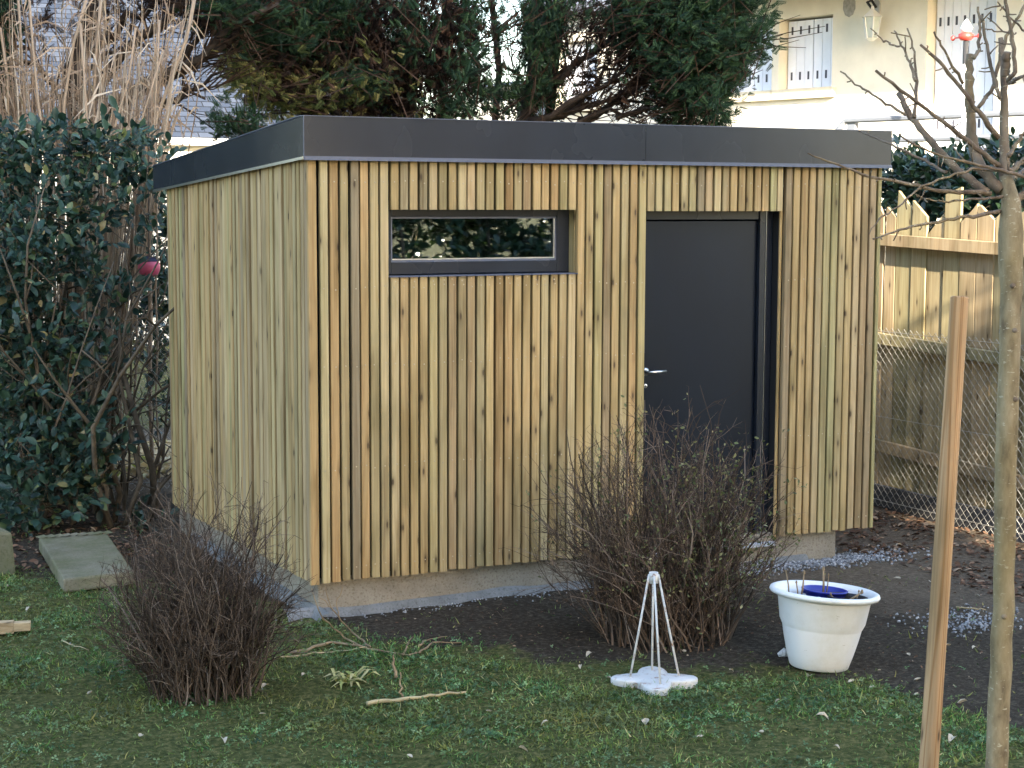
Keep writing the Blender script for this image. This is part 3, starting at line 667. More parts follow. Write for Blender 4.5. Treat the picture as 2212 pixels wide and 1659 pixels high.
r.extrude([(shx0-0.2,YH-0.2,ZE-0.03),(shx0-0.2,YH-0.2+L*ct,ZE-0.03+L*stt),(shx0-0.2,YH+7.2-0.3*0,ZE-0.03)], (shx1-shx0+0.4,0,0))
roof = r.build('roof', M['membrane'], sh)
sw_, se = 0.235, 0.125
tpl = MB(); tpl.box(-sw_/2+0.008, sw_/2-0.008, 0.010, 0.122, 0.0, 0.014)
sm = bpy.data.meshes.new('slate'); sm.from_pydata(tpl.v, [], tpl.f); sm.materials.append(M['slate'])
Rm = Matrix.Rotation(TILT-0.06, 4, 'X'); cand = []
for rr in range(int(L/se)-1):
    for cc in range(int((shx1-shx0)/sw_)):
        x = shx0+(cc+0.5*(rr % 2))*sw_+random.uniform(-0.006, 0.006); d = rr*se
        y, z = YH-0.2+d*ct-0.012*stt, ZE-0.03+d*stt+0.012*ct
        v = np.array([x,y,z])-CAM; k = v@FW; px = 1106+FPX*(v@RT)/k; py = 829.5-FPX*(v@UP)/k
        vis = (200 < px < 640 and 0 < py < 300)
        cand.append((0 if vis else 1, abs(px-430), x, y, z))
cand.sort(); rest = MB()
Rn = np.array(Rm.to_3x3())
for k, (_, _, x, y, z) in enumerate(cand):
    if k < 300:
        o = bpy.data.objects.new('slate', sm); col.objects.link(o); o.parent = roof
        o.location = (x, y, z); o.rotation_euler = (TILT-0.06+random.uniform(-0.006,0.006), 0, random.uniform(-0.01,0.01))
    else:
        rest.add([Rn@np.array(p)+np.array([x,y,z]) for p in tpl.v], tpl.f)
o = rest.build('slates', M['slate'], roof); o['kind'] = 'stuff'
q = MB(); q.box(shx0-0.25, shx0-0.2, YH-0.25, YH+3.5, ZE-0.2, ZE-0.05); q.build('verge_board', M['whitewall'], sh)

# ================================================================== TALL BLOCK behind the photographer (unseen, added to cast the shade)
blk = empty('shade_block', (-9, -19, -0.3), 'unseen tall block placed behind the lawn to shade the shed', 'building')
XB1 = 0.5; YB = -13.5; HB = 13.6
q = MB(); q.box(-24, XB1, -24, YB, -0.6, HB); q.build('wall', M['cream'], blk)
q = MB(); q.extrude([(-24.4,YB+0.4,HB+0.002),(-24.4,YB-5.2,HB+2.6),(-24.4,-24.4,HB+0.002)], (24.4+XB1+0.05,0,0)); q.build('roof', M['rooftile'], blk)
for fl_ in range(4):
    for k in range(7):
        x = -22+k*3.3; z = 0.9+fl_*3.1; q = MB(); q.box(x, x+1.1, YB+0.001, YB+0.06, z, z+1.5)
        wnd = q.build('window', M['white'], blk); q = MB(); q.box(x+0.08, x+1.02, YB+0.061, YB+0.07, z+0.08, z+1.42); q.build('pane', M['navy'], wnd)

# ================================================================== PICKET FENCE (right boundary)
XF = 5.12
pf = empty('picket_fence', (XF, 1.2, gz(XF, 1.2)), 'weathered wooden fence of wide boards with jagged pointed tops', 'fence')
def pfy(px): return at_x(px, 600, XF)[1]
# board edges and top outlines read along the fence: (left px, right px, top shape)
def zf(px, py): return at_x(px, py, XF)[2]
tops = [(1908, 1933, [(0.1, 450), (0.15, 447), (1, 470)]), (1933, 1967, [(0, 460), (0.06, 412), (1, 452)]), (1967, 2000, [(0, 433), (1, 468)]), (2000, 2036, [(0, 505), (1, 460)]),
        (2036, 2072, [(0, 500), (0.02, 420), (1, 404)]), (2072, 2108, [(0, 480), (0.75, 452), (1, 440)]), (2108, 2146, [(0, 452), (0.08, 443), (1, 476)]), (2146, 2182, [(0, 470), (0.4, 455), (1, 480)]),
        (2182, 2220, [(0, 465), (1, 452)]), (2220, 2258, [(0, 452), (1, 470)]), (1872, 1908, [(0, 470), (0.6, 440), (1, 465)]), (1836, 1872, [(0, 455), (1, 470)]), (2258, 2296, [(0, 470), (1, 440)]), (2296, 2334, [(0,450),(1,470)])]
for k, (p0, p1, tp) in enumerate(tops):
    ya, yb_ = pfy(p0), pfy(p1); g = 0.006; y0_, y1_ = ya-g, yb_+g     # y falls towards the right
    z0 = gz(XF, ya)+0.03; dx = random.uniform(-0.006, 0.006)
    poly = [(XF+dx, y1_, z0), (XF+dx, y0_, z0)]+[(XF+dx, y0_+(y1_-y0_)*u, zf(p0+(p1-p0)*u, py)) for u, py in tp]
    b = MB(); b.extrude(poly, (0.022, 0, 0)); o = b.build('board', M['picket'], pf)
def frail(p0, py0, p1, py1, h, name='rail'):
    A, B = at_x(p0, py0, XF-0.02), at_x(p1, py1, XF-0.02); b = MB()
    b.extrude([A, B, B-np.array([0,0,h]), A-np.array([0,0,h])], (-0.045, 0, 0)); b.build(name, M['picket'], pf, bevel=0.004)
frail(1830, 499, 2340, 536, 0.088); frail(1830, 706, 2340, 790, 0.085); frail(1830, 930, 2340, 1060, 0.09)
for px in (1860, 2290):
    p = at_x(px, 800, XF+0.024); b = MB(); b.box(XF+0.028, XF+0.11, p[1]-0.045, p[1]+0.045, -0.6, 1.25); b.build('post', M['picket'], pf)

# ================================================================== CHAIN LINK FENCES
def chain(name, loc, label, A, B, z0, z1, dia=0.068, r=0.0017, sag=None):
    """A-B ground line; woven zigzag wires, one mesh; posts and line wires are parts of their own"""
    t = empty(name, loc, label, 'fence'); A = np.array(A, float); B = np.array(B, float); L = np.linalg.norm(B-A); d = (B-A)/L; nrm = np.array([-d[1], d[0], 0])
    h = dia/2; nw = int(L/h); nzz = int((z1-z0)/h); segs = []; b = MB()
    for i in range(nw):
        path = []
        for j in range(nzz+1):
            s_ = (i+((j+i) % 2)*1.0)*h; off = 0.002 if (i+j) % 2 else -0.002
            wob = 0.012*nz(s_*1.3, j*h, 1.5, 6)
            p = A+d*s_+nrm*(off+wob); path.append(np.array([p[0], p[1], z0+gz(p[0], p[1])*0.0+j*h+0.008*nz(s_, 0, 0.9, 2)]))
        b.tube(path, r, 3, cap=False)
    o = b.build('wire_mesh', M['wire'], t); o['kind'] = 'stuff'
    for zz in (z1-0.05, (z0+z1)/2, z0+0.06):
        w = MB(); w.tube([A+d*(L*k/8)+np.array([0,0,zz-0.012*math.sin(math.pi*k/8)]) for k in range(9)], 0.0022, 5); w.build('line_wire', M['wire'], t)
    return t
XC = 4.90
cp = at_x(2190, 1150, XC)
cl = chain('chain_link_fence', (XC, 1.0, -0.19), 'galvanised chain link fence in front of the jagged board fence', (XC, -0.9, 0), (XC, 3.4, 0), -0.17, at_x(2000, 716, XC)[2]+0.03, r=0.0019)
p = at_x(2172, 760, XC+0.05); q = MB(); q.bbox(XC+0.03, XC+0.13, p[1]-0.05, p[1]+0.05, -0.6, at_x(2172, 722, XC)[2], 0.012); q.build('post', M['greypost'], cl)
q = MB(); q.bbox(XC+0.025, XC+0.135, p[1]-0.055, p[1]+0.055, at_x(2172, 722, XC)[2], at_x(2172, 714, XC)[2], 0.012); q.build('post_cap', M['mortar'], cl)
q = MB(); q.box(XC+0.02, XC+0.06, -0.9, 3.4, -0.40, -0.02); q.build('gravel_board', M['felt'], cl)
YC = 4.15
cl2 = chain('chain_link_fence', (-1.2, YC, -0.19), 'dull chain link fence behind the evergreen hedge beside the shed', (-3.9, YC, 0), (1.0, YC, 0), -0.13, at_y(300, 690, YC)[2], r=0.0019)
for x in (-3.0, -0.35):
    q = MB(); q.bbox(x-0.04, x+0.04, YC+0.01, YC+0.09, -0.5, 1.05, 0.01); q.build('post', M['greypost'], cl2)

# ================================================================== LEAFY HEDGES
LEAF_V = [(0,0,0),(-0.20,0.22,0.05),(0,0.28,-0.02),(0.20,0.22,0.05),(-0.27,0.55,0.07),(0,0.60,-0.03),(0.27,0.55,0.07),(-0.15,0.85,0.02),(0.15,0.85,0.02),(0,1.0,-0.10),(0,0.88,-0.05)]
LEAF_F = [(0,2,1,1),(0,3,2,2),(1,2,5,4),(2,3,6,5),(4,5,10,7),(5,6,8,10),(7,10,9,9),(10,8,9,9)]
LEAF_T = [(0,2,1),(0,3,2),(1,2,5),(1,5,4),(2,3,6),(2,6,5),(4,5,10),(4,10,7),(5,6,8),(5,8,10),(7,10,9),(10,8,9)]
def hedge(name, loc, label, clusters, mat, size, twigs, seed, twmat='hedgetwig', group=None, out=np.array([-0.45,-0.9,0.2])):
    """clusters: (centre, radii, n sprigs); every sprig is a twig with 5-7 leaves"""
    rng = np.random.default_rng(seed); t = empty(name, loc, label, 'hedge', group)
    P, D, Nn, S = [], [], [], []; tw = MB()
    for (c, rad, n) in clusters:
        c = np.array(c); rad = np.array(rad)
        for _ in range(n):
            u = rng.normal(size=3); u /= np.linalg.norm(u); rr = rng.random()**0.45; p = c+rad*u*rr
            d = unit(u*0.7+out*0.35+np.array([0,0,0.45])+rng.normal(size=3)*0.45); L = size*rng.uniform(1.4, 2.8)
            e = p+d*L
            if rng.random() < 0.55: tw.tube([p-d*L*0.8, e], [0.0035, 0.0012], 3, cap=False)
            for k in range(rng.integers(4, 8)):
                f = k/6; base = p+d*L*f; side = unit(np.cross(d, rng.normal(size=3)))
                ld = unit(side*(1.0-f*0.6)+d*(0.5+f*0.6)+rng.normal(size=3)*0.15)
                P.append(base); D.append(ld); Nn.append(np.array([0,0,0.8])+out*0.5+rng.normal(size=3)*0.45); S.append(size*rng.choice([0.55,0.85,1.1,1.35])*rng.uniform(0.85, 1.15))
    P = np.array(P); D = np.array(D); Nn = np.array(Nn); S = np.array(S)
    X, Y, Z = frames(D, Nn); V, F = scatter(LEAF_V, LEAF_T, P, X, Y, Z, S)
    o = big_mesh('foliage', V, F, M[mat], t, smooth=True); o['kind'] = 'stuff'
    tw.build('twigs', M[twmat], t)['kind'] = 'stuff'
    for path, r0, r1 in twigs:
        q = MB(); k = len(path); q.tube(path, [r0+(r1-r0)*i/(k-1) for i in range(k)], 6); q.build('stem', M[twmat], t, smooth=True)
    return t
rng = np.random.default_rng(21)
cl_ = []
# outline of the hedge seen from the lawn: (px, py, half width px, half height px, depth, sprigs)
for (px, py, rx, ry, dep, n) in [(30,330,75,55,12.4,90),(140,320,85,55,12.5,90),(240,330,70,60,12.5,80),(310,345,55,50,12.6,45),(60,450,110,90,12.3,130),(190,450,90,80,12.4,85),(290,440,55,70,12.6,35),
        (40,580,95,90,12.1,150),(140,600,80,80,12.2,90),(235,640,60,60,12.4,40),(40,730,95,90,12.0,150),(140,745,70,80,12.1,80),(215,745,45,55,12.2,26),(40,880,95,80,11.9,120),(130,890,70,60,12.0,60),(205,810,36,60,12.2,14),
        (40,1000,90,80,11.8,110),(140,960,80,70,11.9,90),(200,930,55,60,11.9,55),(90,1080,90,50,11.7,60),(170,1040,60,55,11.8,55),(25,1100,50,45,11.6,26),(290,1120,40,25,12.0,14),(330,560,40,60,13.0,10),(320,760,40,80,13.3,12),(-60,700,90,420,12.2,200),(200,1040,24,50,11.9,20),(352,450,22,80,13.4,34),(350,560,20,70,13.6,26),(352,680,20,80,13.7,30),(350,820,20,80,13.8,26),(340,900,24,40,13.8,14),(300,470,45,70,14.4,60),(318,600,40,80,14.5,60),(305,730,45,70,14.5,52),(330,680,30,90,14.6,44)]:
    c = at_d(px, py, dep); k = dep/FPX; c2 = c+FW*0.12
    cl_.append((c2, (rx*k, 0.34, ry*k), int(n*(0.86 if px < 120 else 0.66))))
stems = []
for k in range(46):
    px = rng.uniform(-20, 350); dep = rng.uniform(11.9, 13.2); base = at_d(px, 1100, dep); base[2] = gz(base[0], base[1])-0.05
    ht = rng.uniform(1.5, 2.6); path = [base]; d = np.array([rng.normal()*0.16, rng.normal()*0.1, 1.0])
    for j in range(6):
        d = unit(d+rng.normal(size=3)*np.array([0.26,0.2,0.1])); path.append(path[-1]+d*ht/6)
    stems.append((path, rng.uniform(0.010, 0.03), 0.004))
    for j in range(rng.integers(2, 5)):
        a = path[rng.integers(1, 5)]; d2 = unit(rng.normal(size=3)+np.array([0,0,0.8])); pth = [a]
        for i in range(4): d2 = unit(d2+rng.normal(size=3)*0.35); pth.append(pth[-1]+d2*rng.uniform(0.10, 0.22))
        stems.append((pth, 0.007, 0.002))
hb_ = gnd(150, 1150)
hedge('evergreen_hedge', hb_, 'tall glossy dark green evergreen hedge beside the shed', cl_, 'leaf', 0.072, stems, 5)
# hedge behind the picket fence
cl_ = []
for (px, py, rx, ry, n) in [(1925,395,30,55,70),(1980,400,45,60,130),(2050,395,50,65,150),(2130,390,55,65,150),(2200,385,50,70,140),(2270,390,50,70,110),(1990,450,60,40,90),(2120,455,70,40,110),(2230,455,50,40,70)]:
    c = at_x(px, py+8, 5.75); k = 13.2/FPX; cl_.append((c, (0.28, rx*k*1.3, ry*k), n))
bs = [([np.array([5.75, y, -0.3]), np.array([5.8, y+0.1, 0.8]), np.array([5.75, y+0.05, 1.9])], 0.03, 0.01) for y in (-0.2, 0.5, 1.2, 1.9)]
hedge('laurel_hedge', (5.75, 0.8, -0.25), 'dark laurel hedge growing behind the jagged board fence', cl_, 'ivy', 0.075, bs, 9)
# hedge behind the photographer on the sunny side; it shows in the shed window
cl_ = []
for k in range(150):
    cl_.append(((rng.uniform(2.2, 9.5), rng.uniform(-10.2, -9.1), rng.uniform(0.1, 4.7)), (0.5, 0.3, 0.4), 64))
bs = [([np.array([x, -9.3, -0.4]), np.array([x+0.1, -9.2, 1.0]), np.array([x, -9.3, 2.4])], 0.04, 0.012) for x in (4.5, 5.6, 6.7, 7.8, 8.9)]
hedge('garden_hedge', (6.8, -9.3, -0.3), 'tall sunlit hedge behind the lawn, reflected in the shed window', cl_, 'ivy', 0.11, bs, 12, out=np.array([0,0.9,0.2]))

# ================================================================== CONIFERS
def bend(path, n, rng, amp):
    """resample a polyline with a little wander"""
    path = np.array(path, float); seg = np.linalg.norm(np.diff(path, axis=0), axis=1); cum = np.r_[0, np.cumsum(seg)]
    ts = np.linspace(0, cum[-1], n); out = np.stack([np.interp(ts, cum, path[:, k]) for k in range(3)], 1)
    w = rng.normal(size=(n, 3))*amp; w[0] = 0; return out+w
SPR_V, SPR_T = [], []
def _spray():
    # flat fan: a stem strip with paired leaflets, all joined so that one spray is one island
    for k in range(8): SPR_V.extend([(0, 0.13*k, 0), (0.014, 0.13*k+0.04, 0.0)])
    SPR_V.append((0, 1.08, 0))
    for k in range(7):
        SPR_T.append((2*k, 2*k+1, 2*k+2)); y = 0.13*k; L = 0.36*(1-0.08*k)
        for s_ in (-1, 1):
            o = len(SPR_V); SPR_V.extend([(s_*L*0.55, y+L*0.80, 0.05*s_), (s_*L*0.20, y+L*0.62, -0.04)]); SPR_T.append((2*k, o, o+1))
            o = len(SPR_V); SPR_V.extend([(s_*L*0.85, y+L*0.42, -0.07), (s_*L*0.45, y+L*0.50, 0.03)]); SPR_T.append((2*k, o, o+1))
    SPR_T.append((14, 15, 16))
_spray()
def conifer(name, loc, label, depth, trunks, limbs, clumps, seed, size=0.092):
    rng = np.random.default_rng(seed); t = empty(name, loc, label, 'tree', 'conifers behind the shed')
    for path, r0, r1 in trunks:
        p = bend(path, 9, rng, 0.03); q = MB(); q.tube(p, np.linspace(r0, r1, 9), 9); q.build('trunk', M['bark'], t, smooth=True)
    lb = MB(); tw = MB()
    for path, r0, r1 in limbs:
        p = bend(path, 8, rng, 0.035); q = MB(); q.tube(p, np.linspace(r0, r1, 8), 6); q.build('limb', M['bark'], t, smooth=True)
        main = unit(p[-1]-p[0])
        for k in range(int(16*np.linalg.norm(p[-1]-p[0]))):
            i = rng.integers(1, 7); a = p[i]+(p[i+1]-p[i])*rng.random(); d = unit(main*0.9+rng.normal(size=3)*0.5+np.array([0,0,0.1])); L = rng.uniform(0.25, 0.75)
            m_ = a+d*L*0.5+rng.normal(size=3)*0.03; tw.tube([a, m_, a+d*L+np.array([0,0,rng.uniform(-0.06,0.08)])], [0.009, 0.006, 0.003], 3, cap=False)
    by = {}
    for (px, py, rx, ry, n, kind, dx, dy, *dz) in clumps:
        n = max(6, int(n*(0.72 if kind == 'cypressdry' else 1.25)*(1.75 if size < .2 else 0.75))); dep = depth+(dz[0] if dz else 0.0); k = dep/FPX
        P = np.stack([rng.normal(size=n)*rx*0.62, rng.normal(size=n)*ry*0.62, rng.normal(size=n)*0.42], 1)
        C = at_d(px, py, dep)
        pos = C+P[:, :1]*k*RT+P[:, 1:2]*k*np.array([0,0,1.0])+P[:, 2:3]*FW
        # sprays gather in small fans along twigs
        dirs = unit(RT*dx-np.array([0,0,1.0])*dy+rng.normal(size=(n, 3))*0.55)
        by.setdefault(kind, []).append((pos, dirs))
        for j in range(n//5):
            a = pos[rng.integers(n)]; d = dirs[rng.integers(n)]; tw.tube([a-d*rng.uniform(0.2, 0.55), a, a+d*0.1], [0.007, 0.004, 0.002], 3, cap=False)
    for kind, lst in by.items():
        pos = np.concatenate([a for a, _ in lst]); dr = np.concatenate([b for _, b in lst]); n = len(pos)
        # three sprays per seat, fanned
        pos = np.repeat(pos, 3, 0)+rng.normal(size=(3*n, 3))*0.05; dr = unit(np.repeat(dr, 3, 0)+rng.normal(size=(3*n, 3))*0.35)
        X, Y, Z = frames(dr, rng.normal(size=dr.shape)*0.6-FW*0.8); S = size*rng.uniform(0.6, 1.35, 3*n)
        V, F = scatter(SPR_V, SPR_T, pos, X, Y, Z, S); o = big_mesh({'cypress':'crown','cypressdry':'dead_crown','cypresslit':'painted_sunlit_crown'}[kind], V, F, M[kind], t); o['kind'] = 'stuff'
    o = tw.build('twigs', M['deadtwig'], t); o['kind'] = 'stuff'
    return t
def pp(L, dep): return [at_d(x, y, dep) for x, y in L]
def root(px, dep):
    p = at_d(px, 420, dep); return np.array([p[0], p[1], -0.35])
DB = 16.0
tr = [([root(880, DB), *pp([(888,200),(893,80),(890,-120)], DB)], 0.09, 0.05), ([root(965, DB+.3), *pp([(958,190),(962,60),(968,-120)], DB+.3)], 0.075, 0.04), ([root(790, DB-.2), *pp([(800,210),(770,90),(730,-100)], DB-.2)], 0.085, 0.05)]
lm = [(pp([(840,285),(760,225),(660,170),(560,120)], DB-.3), 0.03, 0.010), (pp([(830,300),(740,255),(640,225),(545,190)], DB-.5), 0.028, 0.008), (pp([(870,250),(760,170),(650,90),(560,20)], DB), 0.035, 0.012), (pp([(890,180),(960,110),(1010,30),(1040,-40)], DB), 0.03, 0.012), (pp([(800,200),(720,110),(650,40),(610,-30)], DB+.2), 0.03, 0.012), (pp([(960,180),(1020,120),(1060,70)], DB+.2), 0.02, 0.008)]
cm = [(560,10,95,50,150,'cypress',-.4,.15,-.5),(640,40,95,60,190,'cypress',-.3,.2,-.6),(560,80,70,38,110,'cypress',-.6,.25,-.6),(700,10,80,45,150,'cypress',-.1,-.4,-.4),(640,105,60,30,70,'cypress',-.4,.4,-.5),
      (690,150,90,45,130,'cypressdry',-.5,.2),(790,120,110,80,260,'cypressdry',0,-.6),(600,150,70,28,80,'cypressdry',-.6,.2,-.3),(860,60,90,70,230,'cypressdry',0,-.8),(900,170,90,70,240,'cypressdry',.1,-.7),(820,220,80,45,150,'cypressdry',-.2,-.3),(980,120,60,80,150,'cypressdry',.1,-.8),(960,20,60,50,110,'cypressdry',.1,-.8),(700,230,50,25,50,'cypressdry',-.5,.1),
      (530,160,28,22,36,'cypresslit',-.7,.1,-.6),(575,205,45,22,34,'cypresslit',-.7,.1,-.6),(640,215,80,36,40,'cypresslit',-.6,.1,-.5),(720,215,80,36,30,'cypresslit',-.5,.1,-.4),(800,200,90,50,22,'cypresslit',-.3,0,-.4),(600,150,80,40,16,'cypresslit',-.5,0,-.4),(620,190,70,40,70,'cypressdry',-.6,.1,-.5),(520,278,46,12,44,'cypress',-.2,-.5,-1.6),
      (1010,60,30,70,50,'cypress',.2,-.8,-.2),(1015,180,40,50,60,'cypress',.3,-.6,-.2),(900,100,40,60,70,'cypress',0,-.9,-.3),(800,190,45,25,46,'cypress',-.3,.3,-.4),(975,240,50,20,40,'cypress',.2,-.3,-.2),(760,40,60,40,70,'cypress',0,-.6,.2)]
conifer('cypress_tree', root(880, DB), 'broad dark cypress with brown dead inner branches and lower fringe painted as sunlit', DB, tr, lm, cm, 31)
DC = 17.0
tr = [([root(1128, DC), *pp([(1138,200),(1155,90),(1160,-120)], DC)], 0.11, 0.06), ([root(1172, DC+.2), *pp([(1185,150),(1197,60),(1203,-120)], DC+.2)], 0.07, 0.04), ([root(1060, DC+.2), *pp([(1085,180),(1075,60),(1060,-120)], DC+.2)], 0.045, 0.03)]
lm = [(pp([(1150,265),(1240,215),(1330,165),(1430,120)], DC-.3), 0.035, 0.012), (pp([(1140,262),(1250,238),(1350,190),(1450,165)], DC-.2), 0.032, 0.010), (pp([(1180,255),(1300,225),(1420,205)], DC), 0.03, 0.01), (pp([(1150,240),(1220,160),(1300,90),(1360,20)], DC), 0.04, 0.014), (pp([(1160,200),(1260,120),(1340,60),(1420,-20)], DC+.2), 0.035, 0.012),
      (pp([(1250,262),(1340,215),(1400,170),(1480,100)], DC-.1), 0.04, 0.014), (pp([(1210,265),(1320,243),(1440,235)], DC-.3), 0.028, 0.010), (pp([(1130,200),(1090,140),(1068,70)], DC), 0.022, 0.01), (pp([(1400,200),(1500,160),(1590,120),(1640,80)], DC-.4), 0.02, 0.006), (pp([(1330,255),(1450,215),(1540,190)], DC-.4), 0.025, 0.008),(pp([(1175,262),(1270,200),(1350,140),(1400,80)], DC+.1), 0.03, 0.01)]
cm = [(1145,60,20,90,80,'cypress',.1,-.9),(1178,120,26,80,80,'cypress',.1,-.8),(1150,210,34,40,60,'cypress',0,-.6),(1085,60,16,50,20,'cypress',-.2,-.7),(1085,215,36,26,34,'cypress',-.3,-.5),(1200,30,26,60,90,'cypress',.1,-.9),
      (1385,25,70,50,200,'cypress',.4,-.6,-.2),(1450,20,70,60,280,'cypress',.5,-.5,-.4),(1520,10,70,40,210,'cypress',.6,-.4,-.5),(1410,90,65,44,160,'cypress',.5,-.4,-.3),(1480,80,60,45,200,'cypress',.6,-.4,-.5),(1450,150,65,32,130,'cypress',.7,-.3,-.4),(1530,130,60,26,130,'cypress',.8,-.3,-.6),(1590,100,40,18,70,'cypress',.85,-.35,-.6),(1625,80,22,10,26,'cypress',.85,-.4,-.6),(1590,25,40,16,60,'cypress',.8,-.3,-.5),(1470,200,50,22,70,'cypress',.7,-.1,-.4),(1510,220,46,30,80,'cypress',.7,-.2,-.5),(1460,245,46,14,46,'cypress',.7,-.1,-.4),(1545,255,24,10,24,'cypress',.8,-.3,-.6),(1340,50,40,50,60,'cypress',.3,-.7),(1570,170,34,14,40,'cypress',.8,-.25,-.5),
      (1250,90,60,60,34,'cypressdry',.5,-.6),(1280,150,70,40,30,'cypressdry',.7,-.5),(1230,190,60,50,24,'cypressdry',.6,-.6),(1320,215,70,30,20,'cypressdry',.8,-.4),(1380,240,60,16,20,'cypressdry',.8,-.3),(1260,30,40,50,16,'cypressdry',.3,-.8),(1350,130,50,30,20,'cypressdry',.6,-.5)]
conifer('cypress_tree', root(1128, DC), 'dark green cypress with paired trunks whose boughs sweep towards the cream house', DC, tr, lm, cm, 37)
DA = 14.6
tr = [([root(165, DA), *pp([(168,300),(150,180),(175,90),(215,-20),(240,-120)], DA)], 0.13, 0.07), ([root(20, DA), *pp([(18,260),(8,120),(20,-120)], DA)], 0.10, 0.07)]
lm = [(pp([(205,250),(300,190),(420,150),(540,40),(680,-30)], DA), 0.045, 0.02), (pp([(215,260),(330,180),(440,100),(600,10)], DA-.1), 0.05, 0.02), (pp([(340,235),(400,195),(480,150)], DA), 0.03, 0.012), (pp([(165,260),(240,150),(330,60),(420,-30)], DA), 0.06, 0.03), (pp([(330,225),(430,205),(500,180)], DA-.1), 0.022, 0.008),
      (pp([(150,210),(90,160),(30,90)], DA), 0.035, 0.015), (pp([(200,120),(300,40),(400,-20)], DA+.2), 0.04, 0.02), (pp([(350,170),(440,70),(520,-10)], DA+.1), 0.035, 0.015), (pp([(170,170),(230,120),(300,100)], DA), 0.03, 0.012)]
cm = [(400,0,90,22,60,'cypressdry',.6,-.4),(450,60,50,40,30,'cypressdry',.6,-.4),(240,30,60,40,36,'cypressdry',.5,-.5),(490,20,60,36,70,'cypress',.4,-.1,-.2),(60,40,50,40,30,'cypressdry',0,-.6)]
conifer('cypress_tree', root(165, DA), 'bare-limbed cypress leaning over the slate roof behind the dry canes', DA, tr, lm, cm, 41)

# unseen dense cypresses added left of the canes to darken the shed's side
rngx = np.random.default_rng(43); DL = 13.6
cm = [(-230+rngx.uniform(-110,110), y, 90, 60, 150, 'cypress', 0, -.5) for y in range(-900, 900, 90)]
conifer('cypress_tree', root(-230, DL), 'unseen dense cypress added left of the dry canes to darken the shed side', DL, [([root(-230, DL), *pp([(-230,200),(-230,-500),(-225,-900)], DL)], 0.16, 0.05)], [], cm, 44, size=0.30)
cm = [(-450+rngx.uniform(-110,110), y, 95, 60, 150, 'cypress', 0, -.5) for y in range(-900, 900, 90)]
conifer('cypress_tree', root(-450, DL), 'unseen second cypress added farther from the shed to darken its side', DL, [([root(-450, DL), *pp([(-450,200),(-450,-500),(-445,-900)], DL)], 0.16, 0.05)], [], cm, 45, size=0.30)
# unseen pine added behind the lawn; its crown shades the right conifer boughs
pn = empty('shade_tree', (3.4, -15.5, -0.3), 'unseen pine added behind the lawn to shade the conifer boughs', 'tree')
q = MB(); q.tube([(3.4,-15.5,-0.5),(3.45,-15.4,4),(3.3,-15.5,9),(3.4,-15.5,13.5)], [0.28,0.24,0.18,0.06], 10); q.build('trunk', M['bark'], pn, smooth=True)
nP = 5200; u = rngx.normal(size=(nP, 3)); pos = np.array([3.5, -15.5, 11.6])+unit(u)*(rngx.random((nP, 1))**0.4)*np.array([1.9, 1.9, 3.2]); dr_ = unit(u+np.array([0,0,.4])+rngx.normal(size=(nP,3))*.4)
X, Y, Z = frames(dr_); V, F = scatter(SPR_V, SPR_T, pos, X, Y, Z, rngx.uniform(.35, .7, nP)); big_mesh('crown', V, F, M['cypress'], pn)['kind'] = 'stuff'
for k in range(9):
    a = rngx.uniform(0, 6.28); z = 8.8+k*.45; q = MB(); q.tube([(3.35,-15.5,z), (3.35+.8*math.cos(a),-15.5+.8*math.sin(a),z+.25), (3.35+1.6*math.cos(a),-15.5+1.6*math.sin(a),z+.7)], [.07,.05,.02], 6); q.build('limb', M['bark'], pn, smooth=True)

# ================================================================== DRY CANES
rng = np.random.default_rng(51)
cn = empty('dry_cane_clump', gnd(190, 1000), 'clump of tall dry beige canes above the evergreen hedge', 'reeds'); fine = MB(); lv = MB()
for k in range(330):
    x0 = rng.uniform(-20, 330); dep = rng.uniform(13.2, 14.2)
    grp = rng.random()
    x0 = rng.normal(55, 45) if grp < 0.38 else (rng.normal(235, 55) if grp < 0.9 else rng.uniform(300, 345))
    lean = rng.normal(0.0, 0.05) + (x0-170)/1500; top = rng.uniform(-60, 210) if rng.random() < 0.6 else rng.uniform(100, 260)
    pts = []
    for j in range(6):
        f = j/5; y = 430+(top-430)*f; pts.append(at_d(x0+(430-y)*lean+rng.normal()*2.5+18*lean*f*f*8*rng.random(), y, dep))
    ft_ = at_d(min(x0, 150+0.15*x0), 430, dep); pts = [np.array([ft_[0], ft_[1], -0.25])]+pts
    r = rng.uniform(0.0028, 0.0075)
    fine.tube(pts, [r]*4+[r*0.85, r*0.65, r*0.35], 4, cap=False)
    for j in range(rng.integers(1, 4)):
        a = pts[rng.integers(3, 7)]; d = unit(np.array([rng.normal()*0.6, rng.normal()*0.4, rng.uniform(-1.0, 1.0)])); L = rng.uniform(0.12, 0.45); w = unit(np.cross(d, FW))*rng.uniform(0.004, 0.009)
        mid = a+d*L*0.5+np.array([0,0,0.02]); e = a+d*L+np.array([0,0,-L*0.25]); lv.add([a-w*.4, a+w*.4, mid+w, mid-w, e], [(0,1,2,3),(3,2,4)])
fine.build('thin_canes', M['cane'], cn)['kind'] = 'stuff'; lv.build('dry_leaves', M['cane'], cn)['kind'] = 'stuff'
